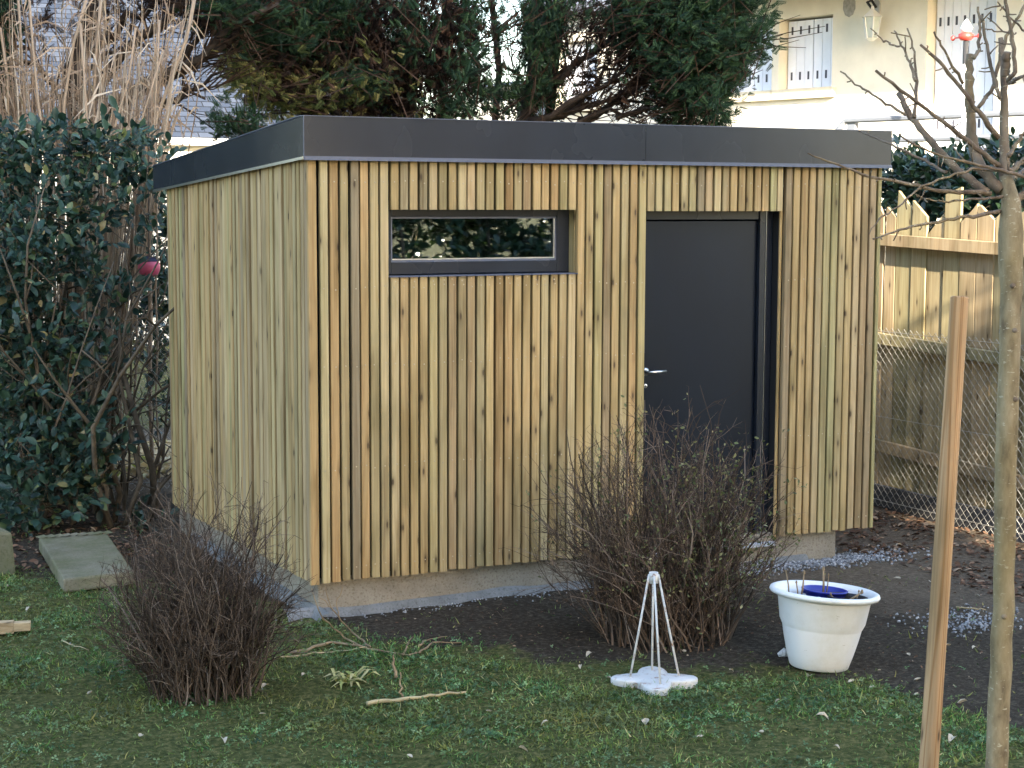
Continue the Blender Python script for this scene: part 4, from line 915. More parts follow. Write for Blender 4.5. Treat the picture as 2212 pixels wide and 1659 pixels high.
for L_, r in [([(132,290),(150,120),(195,-30)],0.016),([(25,300),(14,180),(0,60)],0.013),([(318,292),(390,140),(430,-40)],0.017),([(200,285),(212,150),(220,-30)],0.016),([(185,290),(180,150),(172,50)],0.013),([(55,290),(48,140),(38,-30)],0.014),([(285,290),(330,190),(352,110)],0.010),([(250,290),(275,170),(290,60)],0.011),([(95,290),(72,130),(60,-30)],0.013),([(330,270),(340,170),(347,45)],0.008)]:
    dep = rng.uniform(13.0, 13.4); p = pp(L_, dep); p = [np.array([p[0][0], p[0][1], -0.25])]+p; q = MB(); pb = bend(p, 10, rng, 0.008)
    rr = [r*(1.25 if j % 3 == 0 else 1)*(1-0.035*j) for j in range(10)]; q.tube(pb, rr, 6); q.build('cane', M['cane'], cn, smooth=True)

# ================================================================== PRUNED TREE
DT = 6.0; rng = np.random.default_rng(61)
def z4(x, y): return ((2600+x/2.4578)/1.58228, (y/2.4578)/1.58228)
def z8(x, y): return ((2600+x/2.4578)/1.58228, (600+y/2.4578)/1.58228)
tp0 = at_d(2150, 1659, DT); tbase = np.array([tp0[0]-0.01, tp0[1], gz(tp0[0], tp0[1])])
ft = empty('pruned_fruit_tree', tbase, 'young leafless pruned tree with lichen-spotted trunk beside the wooden stake', 'tree')
tk = [tbase+np.array([0,0,-0.1])]+pp([(2152,1659),(2165,1400),(2170,1200),(2174,1000),(2179,800),(2184,650),(2186,520),(2182,440),(2174,402),(2171,378)], DT)
q = MB(); pr = bend(tk, 26, rng, 0.002); rad = np.interp(np.linspace(0,1,26), [0,.2,.5,.8,.88,.93,.97,1], [.040,.038,.0365,.036,.041,.043,.030,.021])*(1+rng.normal(size=26)*0.015)
q.tube(pr, rad*(1+0.0*rad), 20); trunk = q.build('trunk', M['fruitbark'], ft, smooth=True)
for k in (6, 9, 12, 14, 17, 19, 21):
    f_ = rng.random(); p0 = pr[k]+(pr[k+1]-pr[k])*f_; q = MB(); a_ = rng.uniform(-2.6, -0.4); d_ = np.array([math.cos(a_), math.sin(a_), 0]); rk = rad[k]
    q.tube([p0+d_*rk*0.80, p0+d_*(rk+0.003), p0+d_*(rk+0.0045)+np.array([0,0,0.003])], [0.012, 0.009, 0.004], 9); q.build('branch_scar', M['youngbark'], ft, smooth=True)
br = [  # (path, r0, r1, depth drift, thick)
 ([z4(2060,1660),z4(2050,1500),z4(2045,1200),z4(2045,900),z4(2040,600),z4(2020,310)], .037,.013,.05),
 ([z4(2020,1600),z4(1900,1480),z4(1820,1350),z4(1780,1200),z4(1765,1000),z4(1752,700),z4(1755,450)], .038,.021,.12),
 ([z4(1790,490),z4(1830,420),z4(1845,250),z4(1822,60)], .012,.007,.12),
 ([z4(2000,1160),z4(1750,830),z4(1550,570),z4(1340,370)], .017,.007,-.15),
 ([z4(2000,1390),z4(1640,1110),z4(1300,850),z4(960,585)], .017,.0075,-.2),
 ([z4(1900,1620),z4(1600,1380),z4(1380,1130),z4(1250,960),z4(1160,785)], .026,.016,.15),
 ([z4(1290,990),z4(1318,700),z4(1285,430),z4(1245,250)], .011,.005,.15), ([z4(1300,680),z4(1235,490),z4(1165,340),z4(1130,265)], .009,.0045,.2),
 ([z4(1220,965),z4(960,810),z4(790,700),z4(670,595)], .009,.004,.2), ([z4(1165,390),z4(1040,345),z4(925,240)], .006,.003,.2),
 ([z4(1560,1450),z4(1390,1350),z4(1050,1200),z4(900,1130),z4(815,1095)], .010,.004,.3),
 ([z4(2260,1500),z4(1900,1400),z4(1500,1300),z4(1290,1215),z4(1160,1130)], .013,.004,-.25),
 ([z4(1930,1625),z4(1500,1600),z4(1200,1540),z4(880,1480),z4(560,1350),z4(370,1295)], .016,.004,-.3),
 ([z8(2040,-40),z8(1800,-60),z8(1560,5),z8(1350,95),z8(1150,255),z8(1000,365),z8(910,490)], .010,.003,-.35),
 ([z8(2110,170),z8(1800,195),z8(1600,215),z8(1440,220),z8(1290,150)], .010,.003,-.2), ([z8(2010,300),z8(1700,350),z8(1400,400),z8(1150,460),z8(945,535)], .013,.004,-.3),
 ([z4(2080,1310),z4(2130,1230),z4(2230,1090)], .014,.010,.1), ([z4(1830,900),z4(1940,760),z4(2000,520),z4(2080,280),z4(2220,30)], .013,.009,.2),
 ([z4(2010,830),z4(1930,560),z4(1890,330),z4(1855,140)], .012,.008,.1), ([z4(2075,690),z4(2140,620),z4(2120,350),z4(2080,150),z4(2060,-20)], .014,.010,-.1), ([z4(2085,700),z4(2160,660),z4(2230,620)], .012,.009,-.1),
 ([z4(2120,280),z4(1990,265),z4(1880,240)], .006,.003,-.1), ([z4(1700,700),z4(1600,540),z4(1450,260)], .010,.005,-.1), ([z4(2060,640),z4(2060,520),z4(2065,440)], .024,.022,-.03), ([z4(2212,260),z4(2100,150),z4(1990,15)], .006,.004,-.12),
 ([z4(2090,1450),z4(2160,1380),z4(2260,1300)], .02,.014,.1), ([z8(2120,230),z8(2180,180),z8(2260,110)], .028,.02,.05), ([z4(2085,1500),z4(2160,1480),z4(2260,1380)], .016,.012,.25)]
for L_, r0, r1, dd in br:
    r0 *= 0.55; r1 *= 0.58; n = max(8, 4*len(L_)); L2 = [at_d(x, y, DT+dd*min(1.0, k/(len(L_)-1)+0.05*(k > 0))) for k, (x, y) in enumerate(L_)]
    p = bend(L2, n, rng, 0.0022 if r0 < .0115 else .0015); rad = np.linspace(r0, r1, n)*(1+np.abs(rng.normal(size=n))*0.10)
    q = MB(); q.tube(p, rad, 8)
    for k in range(2, n-1):
        if r0 < 0.0115 and rng.random() < 0.42:
            d = unit(np.cross(p[k]-p[k-1], rng.normal(size=3))); L = rng.uniform(0.006, 0.014) if rng.random() < 0.72 else rng.uniform(0.03, 0.07)
            a = p[k]+d*rad[k]*0.6; e = a+(d+unit(p[k]-p[k-1])*0.5)*L; q.tube([a, (a+e)/2+rng.normal(size=3)*0.002, e], [0.0028, 0.0024, 0.0028 if L < .02 else 0.0022], 5)
    q.build('branch', M['youngbark'], ft, smooth=True)
sb = at_d(2007, 1640, 6.35); st_ = at_d(2073, 643, 6.35); dS = unit(st_-sb); base = sb+dS*((gz(sb[0], sb[1])-0.25-sb[2])/dS[2])
stk = empty('wooden_stake', (base[0], base[1], gz(base[0], base[1])), 'round wooden stake standing beside the pruned tree', 'stake')
Ls = np.linalg.norm(st_-base); q = MB(); q.tube([(0,0,z) for z in np.linspace(0, Ls, 9)], [.036,.036,.0355,.035,.0348,.0345,.034,.0335,.033], 18)
q.tube([(0,0,Ls),(0,0,Ls+0.004)], [.033,.029], 18)
so_ = q.build('post', M['stake'], stk, smooth=False); so_.matrix_parent_inverse = Matrix.Translation(-stk.location)
so_.matrix_basis = Matrix.Translation(Vector(base)) @ Vector((0,0,1)).rotation_difference(Vector(dS)).to_matrix().to_4x4()
bpy.context.view_layer.update()

# ================================================================== TWIGGY SHRUBS
def shrub(name, px, py, label, hpx, wpx_, dep_r, n, seed, leaves=0, upright=0.6, skew=0.0):
    rng = np.random.default_rng(seed); g = gnd(px, py); dep = (g-CAM)@FW; k = dep/FPX; H = hpx*k; Wd = wpx_*k/2
    t = empty(name, g, label, 'shrub', 'leafless garden shrubs'); stems = MB(); tips = MB(); LP, LD = [], []
    for i in range(n):
        a = rng.uniform(0, 2*math.pi); rr = math.sqrt(rng.random()); ab = a+rng.normal()*0.9; rb = math.sqrt(rng.random())*0.26*Wd*2; b0 = g+np.array([rb*math.cos(ab), rb*math.sin(ab), -0.03])
        tgt = g+RT*(Wd*(rr*math.cos(a)+skew*rr))+np.cross(RT, [0,0,-1])*0+np.array([FW[0], FW[1], 0])*(dep_r*rr*math.sin(a))+np.array([0,0,H*rng.uniform(0.35, 1.0)*(1-0.42*rr**2.2)])
        d = tgt-b0; L = np.linalg.norm(d); p = [b0]; nseg = 7; dv = unit(d*np.array([0.75,0.75,1.25]))
        for j in range(nseg):
            dv = unit(dv+rng.normal(size=3)*0.20+(tgt-p[-1])/L*0.45); p.append(p[-1]+dv*L/nseg*1.02)
        r0 = rng.uniform(0.0020, 0.0046) if rng.random() < 0.85 else rng.uniform(0.005, 0.009); stems.tube(p, np.linspace(r0, r0*0.32, nseg+1), 4, cap=False)
        for j in range(rng.integers(6, 11)):
            f = rng.uniform(0.25, 0.98); q = f*nseg; i0 = min(int(q), nseg-1); a0 = p[i0]+(p[i0+1]-p[i0])*(q-i0); dd = unit(p[i0+1]-p[i0]); sd = unit(np.cross(dd, rng.normal(size=3)))
            d2 = unit(dd*0.8+sd*rng.uniform(0.4, 0.9)+np.array([0,0,0.15])); l2 = rng.uniform(0.05, 0.17)*(H/0.9); pts = [a0]
            for s_ in range(3): d2 = unit(d2+rng.normal(size=3)*0.22); pts.append(pts[-1]+d2*l2/3)
            tips.tube(pts, [0.0017, 0.0014, 0.0011, 0.0007], 3, cap=False)
            for s_ in range(rng.integers(1, 4)):
                a1 = pts[rng.integers(1, 4)]; d3 = unit(d2+rng.normal(size=3)*0.7); l3 = rng.uniform(0.02, 0.06); tips.tube([a1, a1+d3*l3], [0.0011, 0.0007], 3, cap=False)
                if leaves and rng.random() < leaves:
                    side = (a1-g)@RT
                    if rng.random() < np.clip(0.55+side/Wd*0.7, 0.12, 1): LP.append(a1+d3*l3*rng.random()); LD.append(d3)
    o = stems.build('stems', M['twig'], t); o['kind'] = 'stuff'; o = tips.build('twigs', M['twig'], t); o['kind'] = 'stuff'
    if LP:
        LP = np.array(LP); LD = np.array(LD); m_ = len(LP); LP = np.repeat(LP, 2, 0)+rng.normal(size=(2*m_, 3))*0.012; LD = unit(np.repeat(LD, 2, 0)+rng.normal(size=(2*m_, 3))*0.7)
        X, Y, Z = frames(LD); V, F = scatter(LEAF_V, LEAF_T, LP, X, Y, Z, rng.uniform(0.012, 0.028, 2*m_)); o = big_mesh('leaves', V, F, M['shrubleaf'], t); o['kind'] = 'stuff'
    return t
shrub('twiggy_shrub', 440, 1492, 'bare reddish brown shrub standing by the slatted left corner of the shed', 485, 440, 0.36, 400, 71)
shrub('twiggy_shrub', 1440, 1372, 'bare shrub with sparse yellowish leaves in front of the shed door', 530, 560, 0.42, 440, 73, leaves=0.42, skew=-0.06)
# the long low side shoots beside the left shrub
rng = np.random.default_rng(83)
def stick(name, label, L_, r, mat='stick', lift=0.012, cat='stick', group=None):
    """L_: list of polylines in picture points lying on the ground; the first is the main stem"""
    g0 = gnd(*L_[0][0][:2]); t = empty(name, g0, label, cat, group); first = None
    for k, pl_ in enumerate(L_):
        p = []
        for q in pl_:
            if len(q) > 2: c = at_d(q[0], q[1], (gnd(q[0], q[2])-CAM)@FW)      # raised: foot at third value
            else: c = gnd(q[0], q[1]); c[2] += lift
            p.append(c)
        rr = r if k == 0 else r*0.6; b = MB(); n = max(7, 3*len(p)); pb = bend(p, n, rng, 0.004); b.tube(pb, np.linspace(rr, rr*0.45, n), 6)
        o = b.build('stem' if k == 0 else 'side_shoot', M[mat], t, smooth=True)
    return t
stick('fallen_branch', 'forked grey branch lying on the soil between the two shrubs', [[(625,1418),(720,1392),(790,1404),(870,1420),(905,1416)],[(790,1404),(740,1380),(690,1330,1400),(672,1270,1400)],[(905,1416),(935,1394),(993,1391)],[(905,1400),(925,1385),(965,1378)],[(870,1420),(880,1398),(890,1380)]], 0.010)
stick('fallen_branch', 'thin forked twig rising from the grass before the shed plinth', [[(800,1402),(760,1370),(720,1320,1385),(700,1262,1385)],[(735,1340,1385),(728,1300,1385),(740,1265,1385)],[(720,1320,1385),(690,1290,1385)]], 0.006)
stick('broken_stick', 'short upright grey stick leaning in the grass', [[(856,1470),(850,1440,1468),(851,1416,1466)]], 0.009)
stick('broken_stick', 'thin grey stick propped on the pale peeled stick', [[(870,1512),(864,1480,1510),(866,1452,1508)]], 0.006)
stick('peeled_stick', 'long pale peeled stick lying on the lawn', [[(793,1528),(850,1521),(930,1510),(1006,1504)]], 0.012, 'palestick', 0.016)
stick('broken_stick', 'pale straight twig lying left of the cut reed leaves', [[(590,1428),(680,1416),(740,1409),(790,1403)]], 0.006, 'palestick')
stick('broken_stick', 'thin pale straw bent on the grass near the cut board', [[(134,1388),(160,1400),(192,1409)]], 0.004, 'palestick')
stick('broken_stick', 'pale twig on the trodden soil behind the wooden stake', [[(2065,1316),(2110,1320),(2130,1322)]], 0.006, 'palestick')
# tuft of cut reed leaves
c = gnd(755, 1475); t = empty('cut_reed_tuft', c, 'small heap of cut yellow green reed leaves on the lawn', 'leaves'); b = MB()
for k in range(34):
    a = rng.uniform(0, 2*math.pi); L = rng.uniform(0.06, 0.17); el = rng.uniform(0.1, 0.8); d = np.array([math.cos(a)*math.cos(el), math.sin(a)*math.cos(el), math.sin(el)]); w = unit(np.cross(d, [0,0,1]))*rng.uniform(0.006, 0.012)
    s0 = c+np.array([rng.normal()*0.035, rng.normal()*0.03, 0.01]); m1 = s0+d*L*0.55; e = s0+d*L+np.array([0,0,-L*0.35]); b.add([s0-w*.5, s0+w*.5, m1+w, m1-w, e], [(0,1,2,3),(3,2,4)])
b.build('leaf_blades', M['reedleaf'], t)['kind'] = 'stuff'

# ================================================================== BLOCKS AND BOARD (left)
A, B, C_, D_ = gnd(137,1282), gnd(290,1270), gnd(233,1180), gnd(84,1190)
t = empty('concrete_slab', (A+C_)/2, 'mossy concrete slab lying on the soil beside the left shrub', 'slab')
hh = 0.085; q = MB(); up_ = np.array([0,0,hh]); B2, D2 = B+np.array([0,0,0.02]), D_
q.add([A,B2,C_,D2,A+up_,B2+up_*0.95,C_+up_,D2+up_*1.02], [(0,3,2,1),(4,5,6,7),(0,1,5,4),(1,2,6,5),(2,3,7,6),(3,0,4,7)]); o = q.build('slab', M['block'], t, bevel=0.012)
q = MB()
for k in range(9):
    f = k/8.5; e = D2+(C_-D2)*f+up_; q.add([e+np.array([rng.uniform(-.02,.03), rng.uniform(-.05,0), 0.001]), e+np.array([0.05, rng.uniform(-.06,-.02), 0.012]), e+np.array([0.04, 0.03, 0.014]), e+np.array([-0.02, 0.02, 0.006])], [(0,1,2,3)])
q.build('broken_edge', M['block'], t)
A = gnd(-60,1242); B = gnd(38,1240); bk = unit(np.array([-0.35, 1, 0])); t = empty('upright_stone', (A+B)/2, 'upright mossy stone block at the foot of the evergreen hedge', 'stone')
q = MB(); h_ = at_d(20, 1142, (B-CAM)@FW)[2]-B[2]; P = [A, B, B+bk*0.25, A+bk*0.25]; lo = [p+np.array([0,0,-0.05]) for p in P]; hi = [p+np.array([0,0,h_*(1.0 if i < 2 else 1.03)]) for i, p in enumerate(P)]
hi[1] = hi[1]+np.array([-0.02,0.01,-0.015]); q.add(lo+hi, [(0,3,2,1),(4,5,6,7),(0,1,5,4),(1,2,6,5),(2,3,7,6),(3,0,4,7)]); q.build('block', M['block'], t, bevel=0.02)
A = gnd(-120, 1382); B = gnd(66, 1372); d = unit(B-A); nrm = unit(np.array([-d[1], d[0], 0])); t = empty('cut_board', (A+B)/2, 'pale new pine board end lying on the grass', 'board')
def bar(A, L0, L1, w0, w1, z0, z1):
    q = MB(); z = np.array([0,0,1.0]); P = [A+d*L0+nrm*w0, A+d*L1+nrm*w0, A+d*L1+nrm*w1, A+d*L0+nrm*w1]; q.add([p+z*z0 for p in P]+[p+z*z1 for p in P], [(0,3,2,1),(4,5,6,7),(0,1,5,4),(1,2,6,5),(2,3,7,6),(3,0,4,7)]); return q
LL = np.linalg.norm(B-A); bar(A, 0, LL-0.085, 0, 0.06, 0.012, 0.072).build('board', M['pine'], t, bevel=0.002); bar(A, LL-0.085, LL, 0.002, 0.055, 0.022, 0.066).build('tenon', M['pine'], t, bevel=0.002)

# ================================================================== PLANTER
c = gnd(1768, 1440); depP = (c-CAM)@FW; k = depP/FPX; R0 = 119*k; Hh = at_d(1770, 1270, depP)[2]-c[2]
t = empty('white_planter', c, 'large white plastic flowerpot leaning on the lawn in front of the shed', 'flowerpot')
prof = [(0.0,0.0),(R0*0.50,0.0),(R0*0.53,0.008),(R0*0.60,Hh*0.18),(R0*0.665,Hh*0.36),(R0*0.72,Hh*0.54),(R0*0.762,Hh*0.70),(R0*0.772,Hh*0.742),(R0*0.779,Hh*0.745),(R0*0.781,Hh*0.757),(R0*0.777,Hh*0.760),(R0*0.800,Hh*0.86),(R0*0.812,Hh*0.905),(R0*0.89,Hh*0.905),(R0*0.97,Hh*0.93),(R0*0.995,Hh*0.955),(R0*0.98,Hh*0.985),(R0*0.94,Hh*0.997),(R0*0.89,Hh*0.985),(R0*0.845,Hh*0.93),(R0*0.77,Hh*0.6),(R0*0.7,Hh*0.5)]
T = Matrix.Translation(Vector(c)) @ Matrix.Rotation(math.radians(4.0), 4, Vector((FW[0], FW[1], 0)).normalized()) @ Matrix.Rotation(math.radians(-3), 4, Vector((RT[0], RT[1], 0)))
def tilt(o): o.data.transform(T); return o
tilt(MB().lathe(prof, (0,0,0), 64).build('pot_shell', M['white'], t, smooth=True))
q = MB(); n = 40; q.add([(0,0,Hh*0.80)]+[(R0*0.80*math.cos(a), R0*0.80*math.sin(a), Hh*0.79) for a in np.arange(n)*2*math.pi/n], [(0,1+i,1+(i+1)%n) for i in range(n)]); tilt(q.build('potting_soil', M['soilpot'], t))
rx_, fx_ = np.array([RT[0],RT[1],0]), unit(np.array([FW[0],FW[1],0]))
def inpot(u, v, z): return rx_*u*R0+fx_*v*R0+np.array([0,0,Hh*z])
def small_pot(name, u, v, r, mat, z0, z1, fill):
    p = inpot(u, v, 0); q = MB(); q.lathe([(r*0.9,Hh*z0),(r,Hh*z1),(r*1.06,Hh*z1),(r*1.06,Hh*z1+0.006),(r*0.95,Hh*z1+0.006),(r*0.88,Hh*(z0+0.03))], (p[0],p[1],0), 28); o = tilt(q.build(name, M[mat], t, smooth=True))
    q = MB(); q.add([(p[0],p[1],Hh*fill)]+[(p[0]+r*0.93*math.cos(a), p[1]+r*0.93*math.sin(a), Hh*fill) for a in np.arange(20)*math.pi/10], [(0,1+i,1+(i+1)%20) for i in range(20)]); tilt(q.build('soil', M['soilpot'], o))
small_pot('nursery_pot', 0.04, 0.22, R0*0.40, 'bluepot', 0.79, 0.96, 0.89); small_pot('nursery_pot', 0.38, -0.12, R0*0.36, 'blackpot', 0.79, 0.93, 0.91); small_pot('nursery_pot', -0.42, -0.18, R0*0.30, 'galv', 0.79, 0.90, 0.87)
for (u, v, du, dv_, z, r) in [(-0.62,0.05,-0.10,0,1.18,.004),(-0.44,-0.1,0.02,0,1.20,.005),(-0.5,-0.15,-0.05,0.02,1.07,.004),(0.0,0.1,-0.04,0,1.24,.006),(0.05,0.15,0.03,0.02,1.16,.004),(0.3,-0.2,0.35,0.1,1.00,.006),(0.2,-0.3,-0.15,0,0.97,.004),(0.55,-0.05,0.1,0.2,0.98,.004)]:
    q = MB(); a, e = inpot(u, v, 0.84), inpot(u+du, v+dv_, z); q.tube([a, (a+e)/2+np.array([.003,0,.004]), e], [r, r*.9, r*.7], 6); q.lathe([(0,-r*1.5),(r*1.5,0),(r*0.9,r*2.2),(0,r*3)], e, 6); tilt(q.build('cut_stem', M['stick'], t, smooth=True))
q = MB()
for k_ in range(40):
    a = inpot(rng.uniform(-.75,.1), rng.uniform(-.35,.3), 0.83); dd = unit(rng.normal(size=3)+np.array([0,0,.6])); q.tube([a, a+dd*rng.uniform(.015,.05)], [.0018,.0012], 3)
tilt(q.build('dead_stalks', M['deadtwig'], t))['kind'] = 'stuff'
g = gnd(1694, 1418); sp = empty('white_shard', g, 'white broken pot shard lying behind the white flowerpot', 'shard'); q = MB(); q.tube([g+np.array([0,0,.005])-rx_*.03, g+np.array([0,0,.02]), g+np.array([0,0,.012])+rx_*.05], [.012,.024,.01], 8); q.build('shard', M['whitestone'], sp)

# ================================================================== PARASOL FOOT
c = gnd(1413, 1478); depS = (c-CAM)@FW; k = depS/FPX; t = empty('parasol_base', c, 'white four-lobed concrete base carrying four rusty white rods', 'parasol base')
R1 = 94*k; pts = []
for i in range(80):
    a = 2*math.pi*i/80; pts.append((R1*(0.77+0.23*math.cos(4*(a+YAW)))*math.cos(a)*(1+0.02*nz(i,0,.5,3)), R1*(0.77+0.23*math.cos(4*(a+YAW)))*math.sin(a)))
q = MB(); n = len(pts); rings = [(0.99,-0.02),(1.0,0.024),(0.992,0.031),(0.975,0.033),(0.6,0.036),(0.05,0.037)]
for s_, z in rings: q.v += [(x*s_+c[0], y*s_+c[1], z+c[2]+0.003*nz(x,y,30,1)) for x, y in pts]
for r_ in range(len(rings)-1): q.f += [(r_*n+i, r_*n+(i+1)%n, (r_+1)*n+(i+1)%n, (r_+1)*n+i) for i in range(n)]
q.f.append(tuple(range((len(rings)-1)*n, len(rings)*n))); q.build('foot_slab', M['rustwhite'], t, smooth=True)
apex = at_d(1412, 1246, depS)
for (u, v) in ((-0.56,-0.02),(0.0,0.62),(0.09,-0.60),(0.58,0.10)):
    f_ = c+rx_*R1*u+fx_*R1*v+np.array([0,0,0.03]); tpp = apex+rx_*0.022*np.sign(u if abs(u) > .2 else 0)+fx_*0.022*np.sign(v if abs(v) > .3 else 0)
    q = MB(); q.tube([f_, (f_+tpp)/2, tpp+np.array([0,0,0.012])], 0.0052, 8); q.build('rod', M['rustwhite'], t, smooth=True)
q = MB(); q.lathe([(0,-0.03),(0.022,-0.03),(0.022,0.022),(0.017,0.022),(0.017,-0.01),(0,-0.01)], apex, 18); q.build('socket', M['rustwhite'], t, smooth=True)

# ================================================================== PINK BALL and painted sun patch behind the left hedge
c = at_y(322, 577, 4.3); t = empty('hanging_float', c-np.array([0,0,0.1]), 'pink ball with dark top hanging between the hedge and the shed', 'ball'); r = 25*12.6/FPX
q = MB(); q.lathe([(r*math.sin(a), -r*math.cos(a)) for a in np.linspace(0.02, 2.2, 10)], c, 20); q.build('ball', M['pink'], t, smooth=True)
q = MB(); q.lathe([(r*1.02*math.sin(a), -r*1.02*math.cos(a)) for a in np.linspace(2.1, 3.12, 7)], c, 20); q.build('dark_cap', M['navy'], t, smooth=True)
q = MB(); q.tube([c+np.array([0,0,r]), c+np.array([0.02,0,1.2])], 0.004, 5); q.build('cord', M['blackpot'], t)

# ================================================================== GRASS, LITTER, GRAVEL
rng = np.random.default_rng(97)
def inview(P, m=40):
    v = P-CAM; k = v@FW; px = 1106+FPX*(v@RT)/k; py = 829.5-FPX*(v@UP)/k
    return (px > -m) & (px < 2212+m) & (py < 1659+m*2.5)
n = 260000
xy = np.stack([rng.uniform(-2.9, 3.6, n), rng.uniform(-3.4, 3.2, n)], 1)
k = inview(np.c_[xy, np.full(n, -0.22)]); xy = xy[k]
dens = np.array([lawn(x, y) for x, y in xy]); pat = np.array([0.55+0.9*nz(x, y, 2.1, 7)+0.6*nz(x, y, 6.5, 4) for x, y in xy])
inside = (xy[:, 0] > XL-0.15) & (xy[:, 1] > -0.10)
keep = (rng.random(len(xy)) < np.clip(dens*np.clip(pat+0.02, 0.16, 1.0)+0.03*np.clip(pat*1.5-0.3, 0.1, 1.5), 0, 1)) & ~inside
xy = xy[keep]; pt = pat[keep]
P = np.array([(x, y, gz(x, y)-0.004) for x, y in xy]); m_ = len(P)
isb = rng.random(m_) < np.clip(0.78+0.5*np.array([nz(x, y, 2.6, 11) for x, y in xy]), 0.3, 0.97)
Pb = P[isb]; nb_ = len(Pb); D = unit(np.c_[rng.normal(size=(nb_, 2))*0.75, np.abs(rng.normal(size=nb_))*0.6+0.35])
X, Y, Z = frames(D); hB = rng.uniform(0.012, 0.040, nb_)*rng.choice([0.7,1.0,1.6], nb_, p=[.5,.4,.1])*np.clip(0.65+0.5*pt[isb], 0.5, 1.2); S = np.stack([rng.uniform(0.0040, 0.0080, nb_), hB, hB], 1)
V, F = scatter([(-0.5,0,0),(0.5,0,0),(-0.36,0.55,0.06),(0.36,0.55,0.06),(0,1.0,0.28)], [(0,1,3),(0,3,2),(2,3,4)], Pb, X, Y, Z, S)
g1 = big_mesh('lawn_grass', V, F, M['grass']); tag(g1, 'short patchy green lawn grass in front of the shed', 'grass', kind='stuff')
Pc = P[~isb]; nc_ = len(Pc); Nn = unit(np.c_[rng.normal(size=(nc_, 2))*0.55, np.ones(nc_)]); X, Z, Y = frames(Nn); S = rng.uniform(0.005, 0.016, nc_); Pc = Pc+np.c_[np.zeros((nc_, 2)), rng.uniform(0.008, 0.026, nc_)]
tv = [(0,0,0)]; tf = []
for a in range(3):
    b0 = a*2*math.pi/3
    for s_, r_ in ((-0.55,0.75),(-0.22,1.0),(0.22,1.0),(0.55,0.75)): tv.append((r_*math.cos(b0+s_), r_*math.sin(b0+s_), 0.18 if abs(s_) > .3 else 0.08))
    o = 1+4*a; tf += [(0,o,o+1),(0,o+1,o+2),(0,o+2,o+3)]
V, F = scatter(tv, tf, Pc, X, -Y, Z, S); g2 = big_mesh('lawn_clover', V, F, M['clover']); tag(g2, 'low clover leaves mixed through the lawn', 'clover', kind='stuff')
# leaf litter on the bare soil to the right, under the hedge and round the shrubs
def litter(name, label, mat, area, n, size, cat, lift=0.004, fn=None, seed=1, flat=0.35):
    r_ = np.random.default_rng(seed); x0, x1, y0, y1 = area; q = np.stack([r_.uniform(x0, x1, n), r_.uniform(y0, y1, n)], 1)
    if fn is not None: q = q[np.array([r_.random() < fn(x, y) for x, y in q])]
    m = len(q); P = np.array([(x, y, gz(x, y)+lift) for x, y in q]); Nn = unit(np.c_[r_.normal(size=(m, 2))*flat, np.ones(m)]); D = unit(np.cross(Nn, r_.normal(size=(m, 3))))
    X, Y, Z = frames(D, Nn); V, F = scatter(LEAF_V, LEAF_T, P, X, Y, Z, r_.uniform(size*0.5, size*1.4, m)); o = big_mesh(name, V, F, M[mat], smooth=True); return tag(o, label, cat, kind='stuff')
litter('leaf_litter', 'reddish brown leaf litter between the shed and the chain link fence', 'litter', (3.75, 5.1, -1.6, 3.2), 5200, 0.042, 'leaf litter', fn=lambda x, y: 0.25+0.75*(nz(x, y, 2.2, 3) > -0.1), seed=3)
litter('leaf_litter', 'brown leaf litter under the evergreen hedge', 'litter', (-3.2, -0.15, 1.9, 4.4), 3000, 0.045, 'leaf litter', seed=4)
def soilfn(x, y):
    if x > XL-0.12 and y > -0.12: return 0
    return (1-lawn(x, y))*(0.25+0.5*(nz(x, y, 3, 3) > 0.05))
litter('soil_debris', 'small twigs and crumbs on the dark soil before the shed', 'litter', (-1.8, 4.0, -3.0, 0.0), 5200, 0.016, 'debris', fn=soilfn, seed=5)
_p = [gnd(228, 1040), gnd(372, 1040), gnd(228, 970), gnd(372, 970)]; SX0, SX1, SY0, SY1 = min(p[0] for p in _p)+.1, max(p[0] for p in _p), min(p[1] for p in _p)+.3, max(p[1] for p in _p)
litter('painted_sun_patch', 'dry litter painted pale as a sunlit patch beyond the chain link fence', 'straw', (SX0, SX1, SY0, SY1), 4200, 0.09, 'straw', seed=6, lift=0.02)
def chips(name, label, cx, cy, sx, sy, n, size, seed):
    r_ = np.random.default_rng(seed); q = np.stack([r_.normal(cx, sx, n), r_.normal(cy, sy, n)], 1); q = q[~((q[:, 0] > XL+0.03) & (q[:, 1] > 0.03) & (q[:, 0] < XR-0.3))]; m = len(q); P = np.array([(x, y, gz(x, y)+size*0.25) for x, y in q])
    tv = [(1,0,0),(-.9,.2,0),(0,.9,.1),(.1,-1,0),(.1,.1,.7),(0,0,-.6)]; tf = [(0,2,4),(2,1,4),(1,3,4),(3,0,4),(2,0,5),(1,2,5),(3,1,5),(0,3,5)]
    X, Y, Z = frames(r_.normal(size=(m, 3))); V, F = scatter(tv, tf, P, X, Y, Z, r_.uniform(size*.4, size, m)); return tag(big_mesh(name, V, F, M['gravel']), label, 'gravel', kind='stuff')
c = gnd(1760, 1212); chips('gravel', 'grey gravel spread at the foot of the shed by the door', c[0], c[1], 0.34, 0.10, 1600, 0.016, 8)
c = gnd(2085, 1342); chips('gravel', 'patch of grey gravel on trodden soil behind the wooden stake', c[0], c[1], 0.16, 0.14, 420, 0.014, 9)
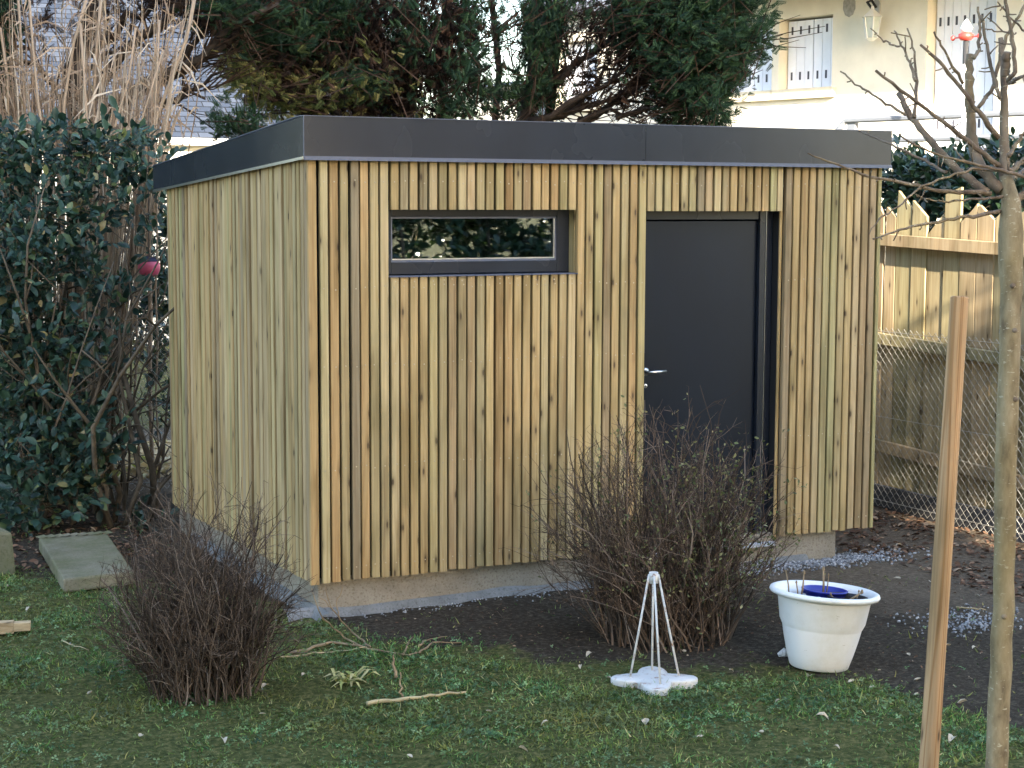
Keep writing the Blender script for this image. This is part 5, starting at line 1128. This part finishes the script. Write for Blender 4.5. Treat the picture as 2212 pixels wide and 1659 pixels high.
c = gnd(980, 1292); chips('gravel', 'pale stone crumbs along the shed plinth', c[0], c[1]-0.08, 0.75, 0.07, 420, 0.010, 10)
# single fallen leaves
base_l = None
spots = [(580,1487,.05),(1278,1415,.045),(560,1552,.03),(1395,1560,.05),(1310,1472,.03),(1750,1470,.045),(1845,1478,.035),(1890,1490,.03),(1762,1553,.06),(1685,1520,.025),(1940,1493,.03),(1975,1505,.03),(2062,1602,.065),(2090,1520,.05),(1960,1415,.03),(2055,1395,.03),(2100,1405,.04),(2010,1262,.045),(1945,1255,.05),(1898,1245,.045),(1935,1182,.05),(1985,1230,.04),(1700,1400,.03),(1480,1412,.04),(1575,1455,.03),(390,1470,.06),(375,1510,.05),(200,1500,.03),(480,1605,.05),(1185,1568,.035),(1050,1545,.03),(660,1462,.03),(70,1320,.05),(15,1275,.05),(1520,1600,.03),(1650,1590,.03),(1800,1620,.03),(1120,1625,.04),(880,1640,.03),(300,1600,.03),(1460,1390,.035),(1255,1445,.03),(1990,1470,.035),(2140,1455,.035),(2105,1290,.03)]
lm_ = []
for k in range(4):
    tv = np.array(LEAF_V)*np.array([1.0+0.3*k/3, 1, 1.6+0.8*(k % 2)]); tv[:, 2] += 0.12*np.sin(tv[:, 1]*4+k)+0.10*tv[:, 0]**2*6; me = bpy.data.meshes.new('fallen_leaf'); me.from_pydata([tuple(p) for p in tv], [], LEAF_T); me.materials.append(M['fallen']); lm_.append(me)
for k, (px, py, s_) in enumerate(spots):
    g = gnd(px, py); o = bpy.data.objects.new('fallen_leaf', lm_[k % 4]); col.objects.link(o); o.location = (g[0], g[1], g[2]+0.018 if lawn(g[0], g[1]) > .5 else g[2]+0.008); o.rotation_euler = (random.uniform(-.25,.25), random.uniform(-.25,.25), random.uniform(0,6.28)); o.scale = (s_*1.05,)*3
    if lawn(g[0], g[1]) > .5: tag(o, 'pale dry leaf fallen on the lawn', 'leaf', 'fallen leaves on the lawn')
    else: tag(o, 'pale dry leaf fallen on the bare soil', 'leaf', 'fallen leaves on the soil')
print('tris', sum(len(o.data.polygons) for o in bpy.data.objects if o.type == 'MESH'))
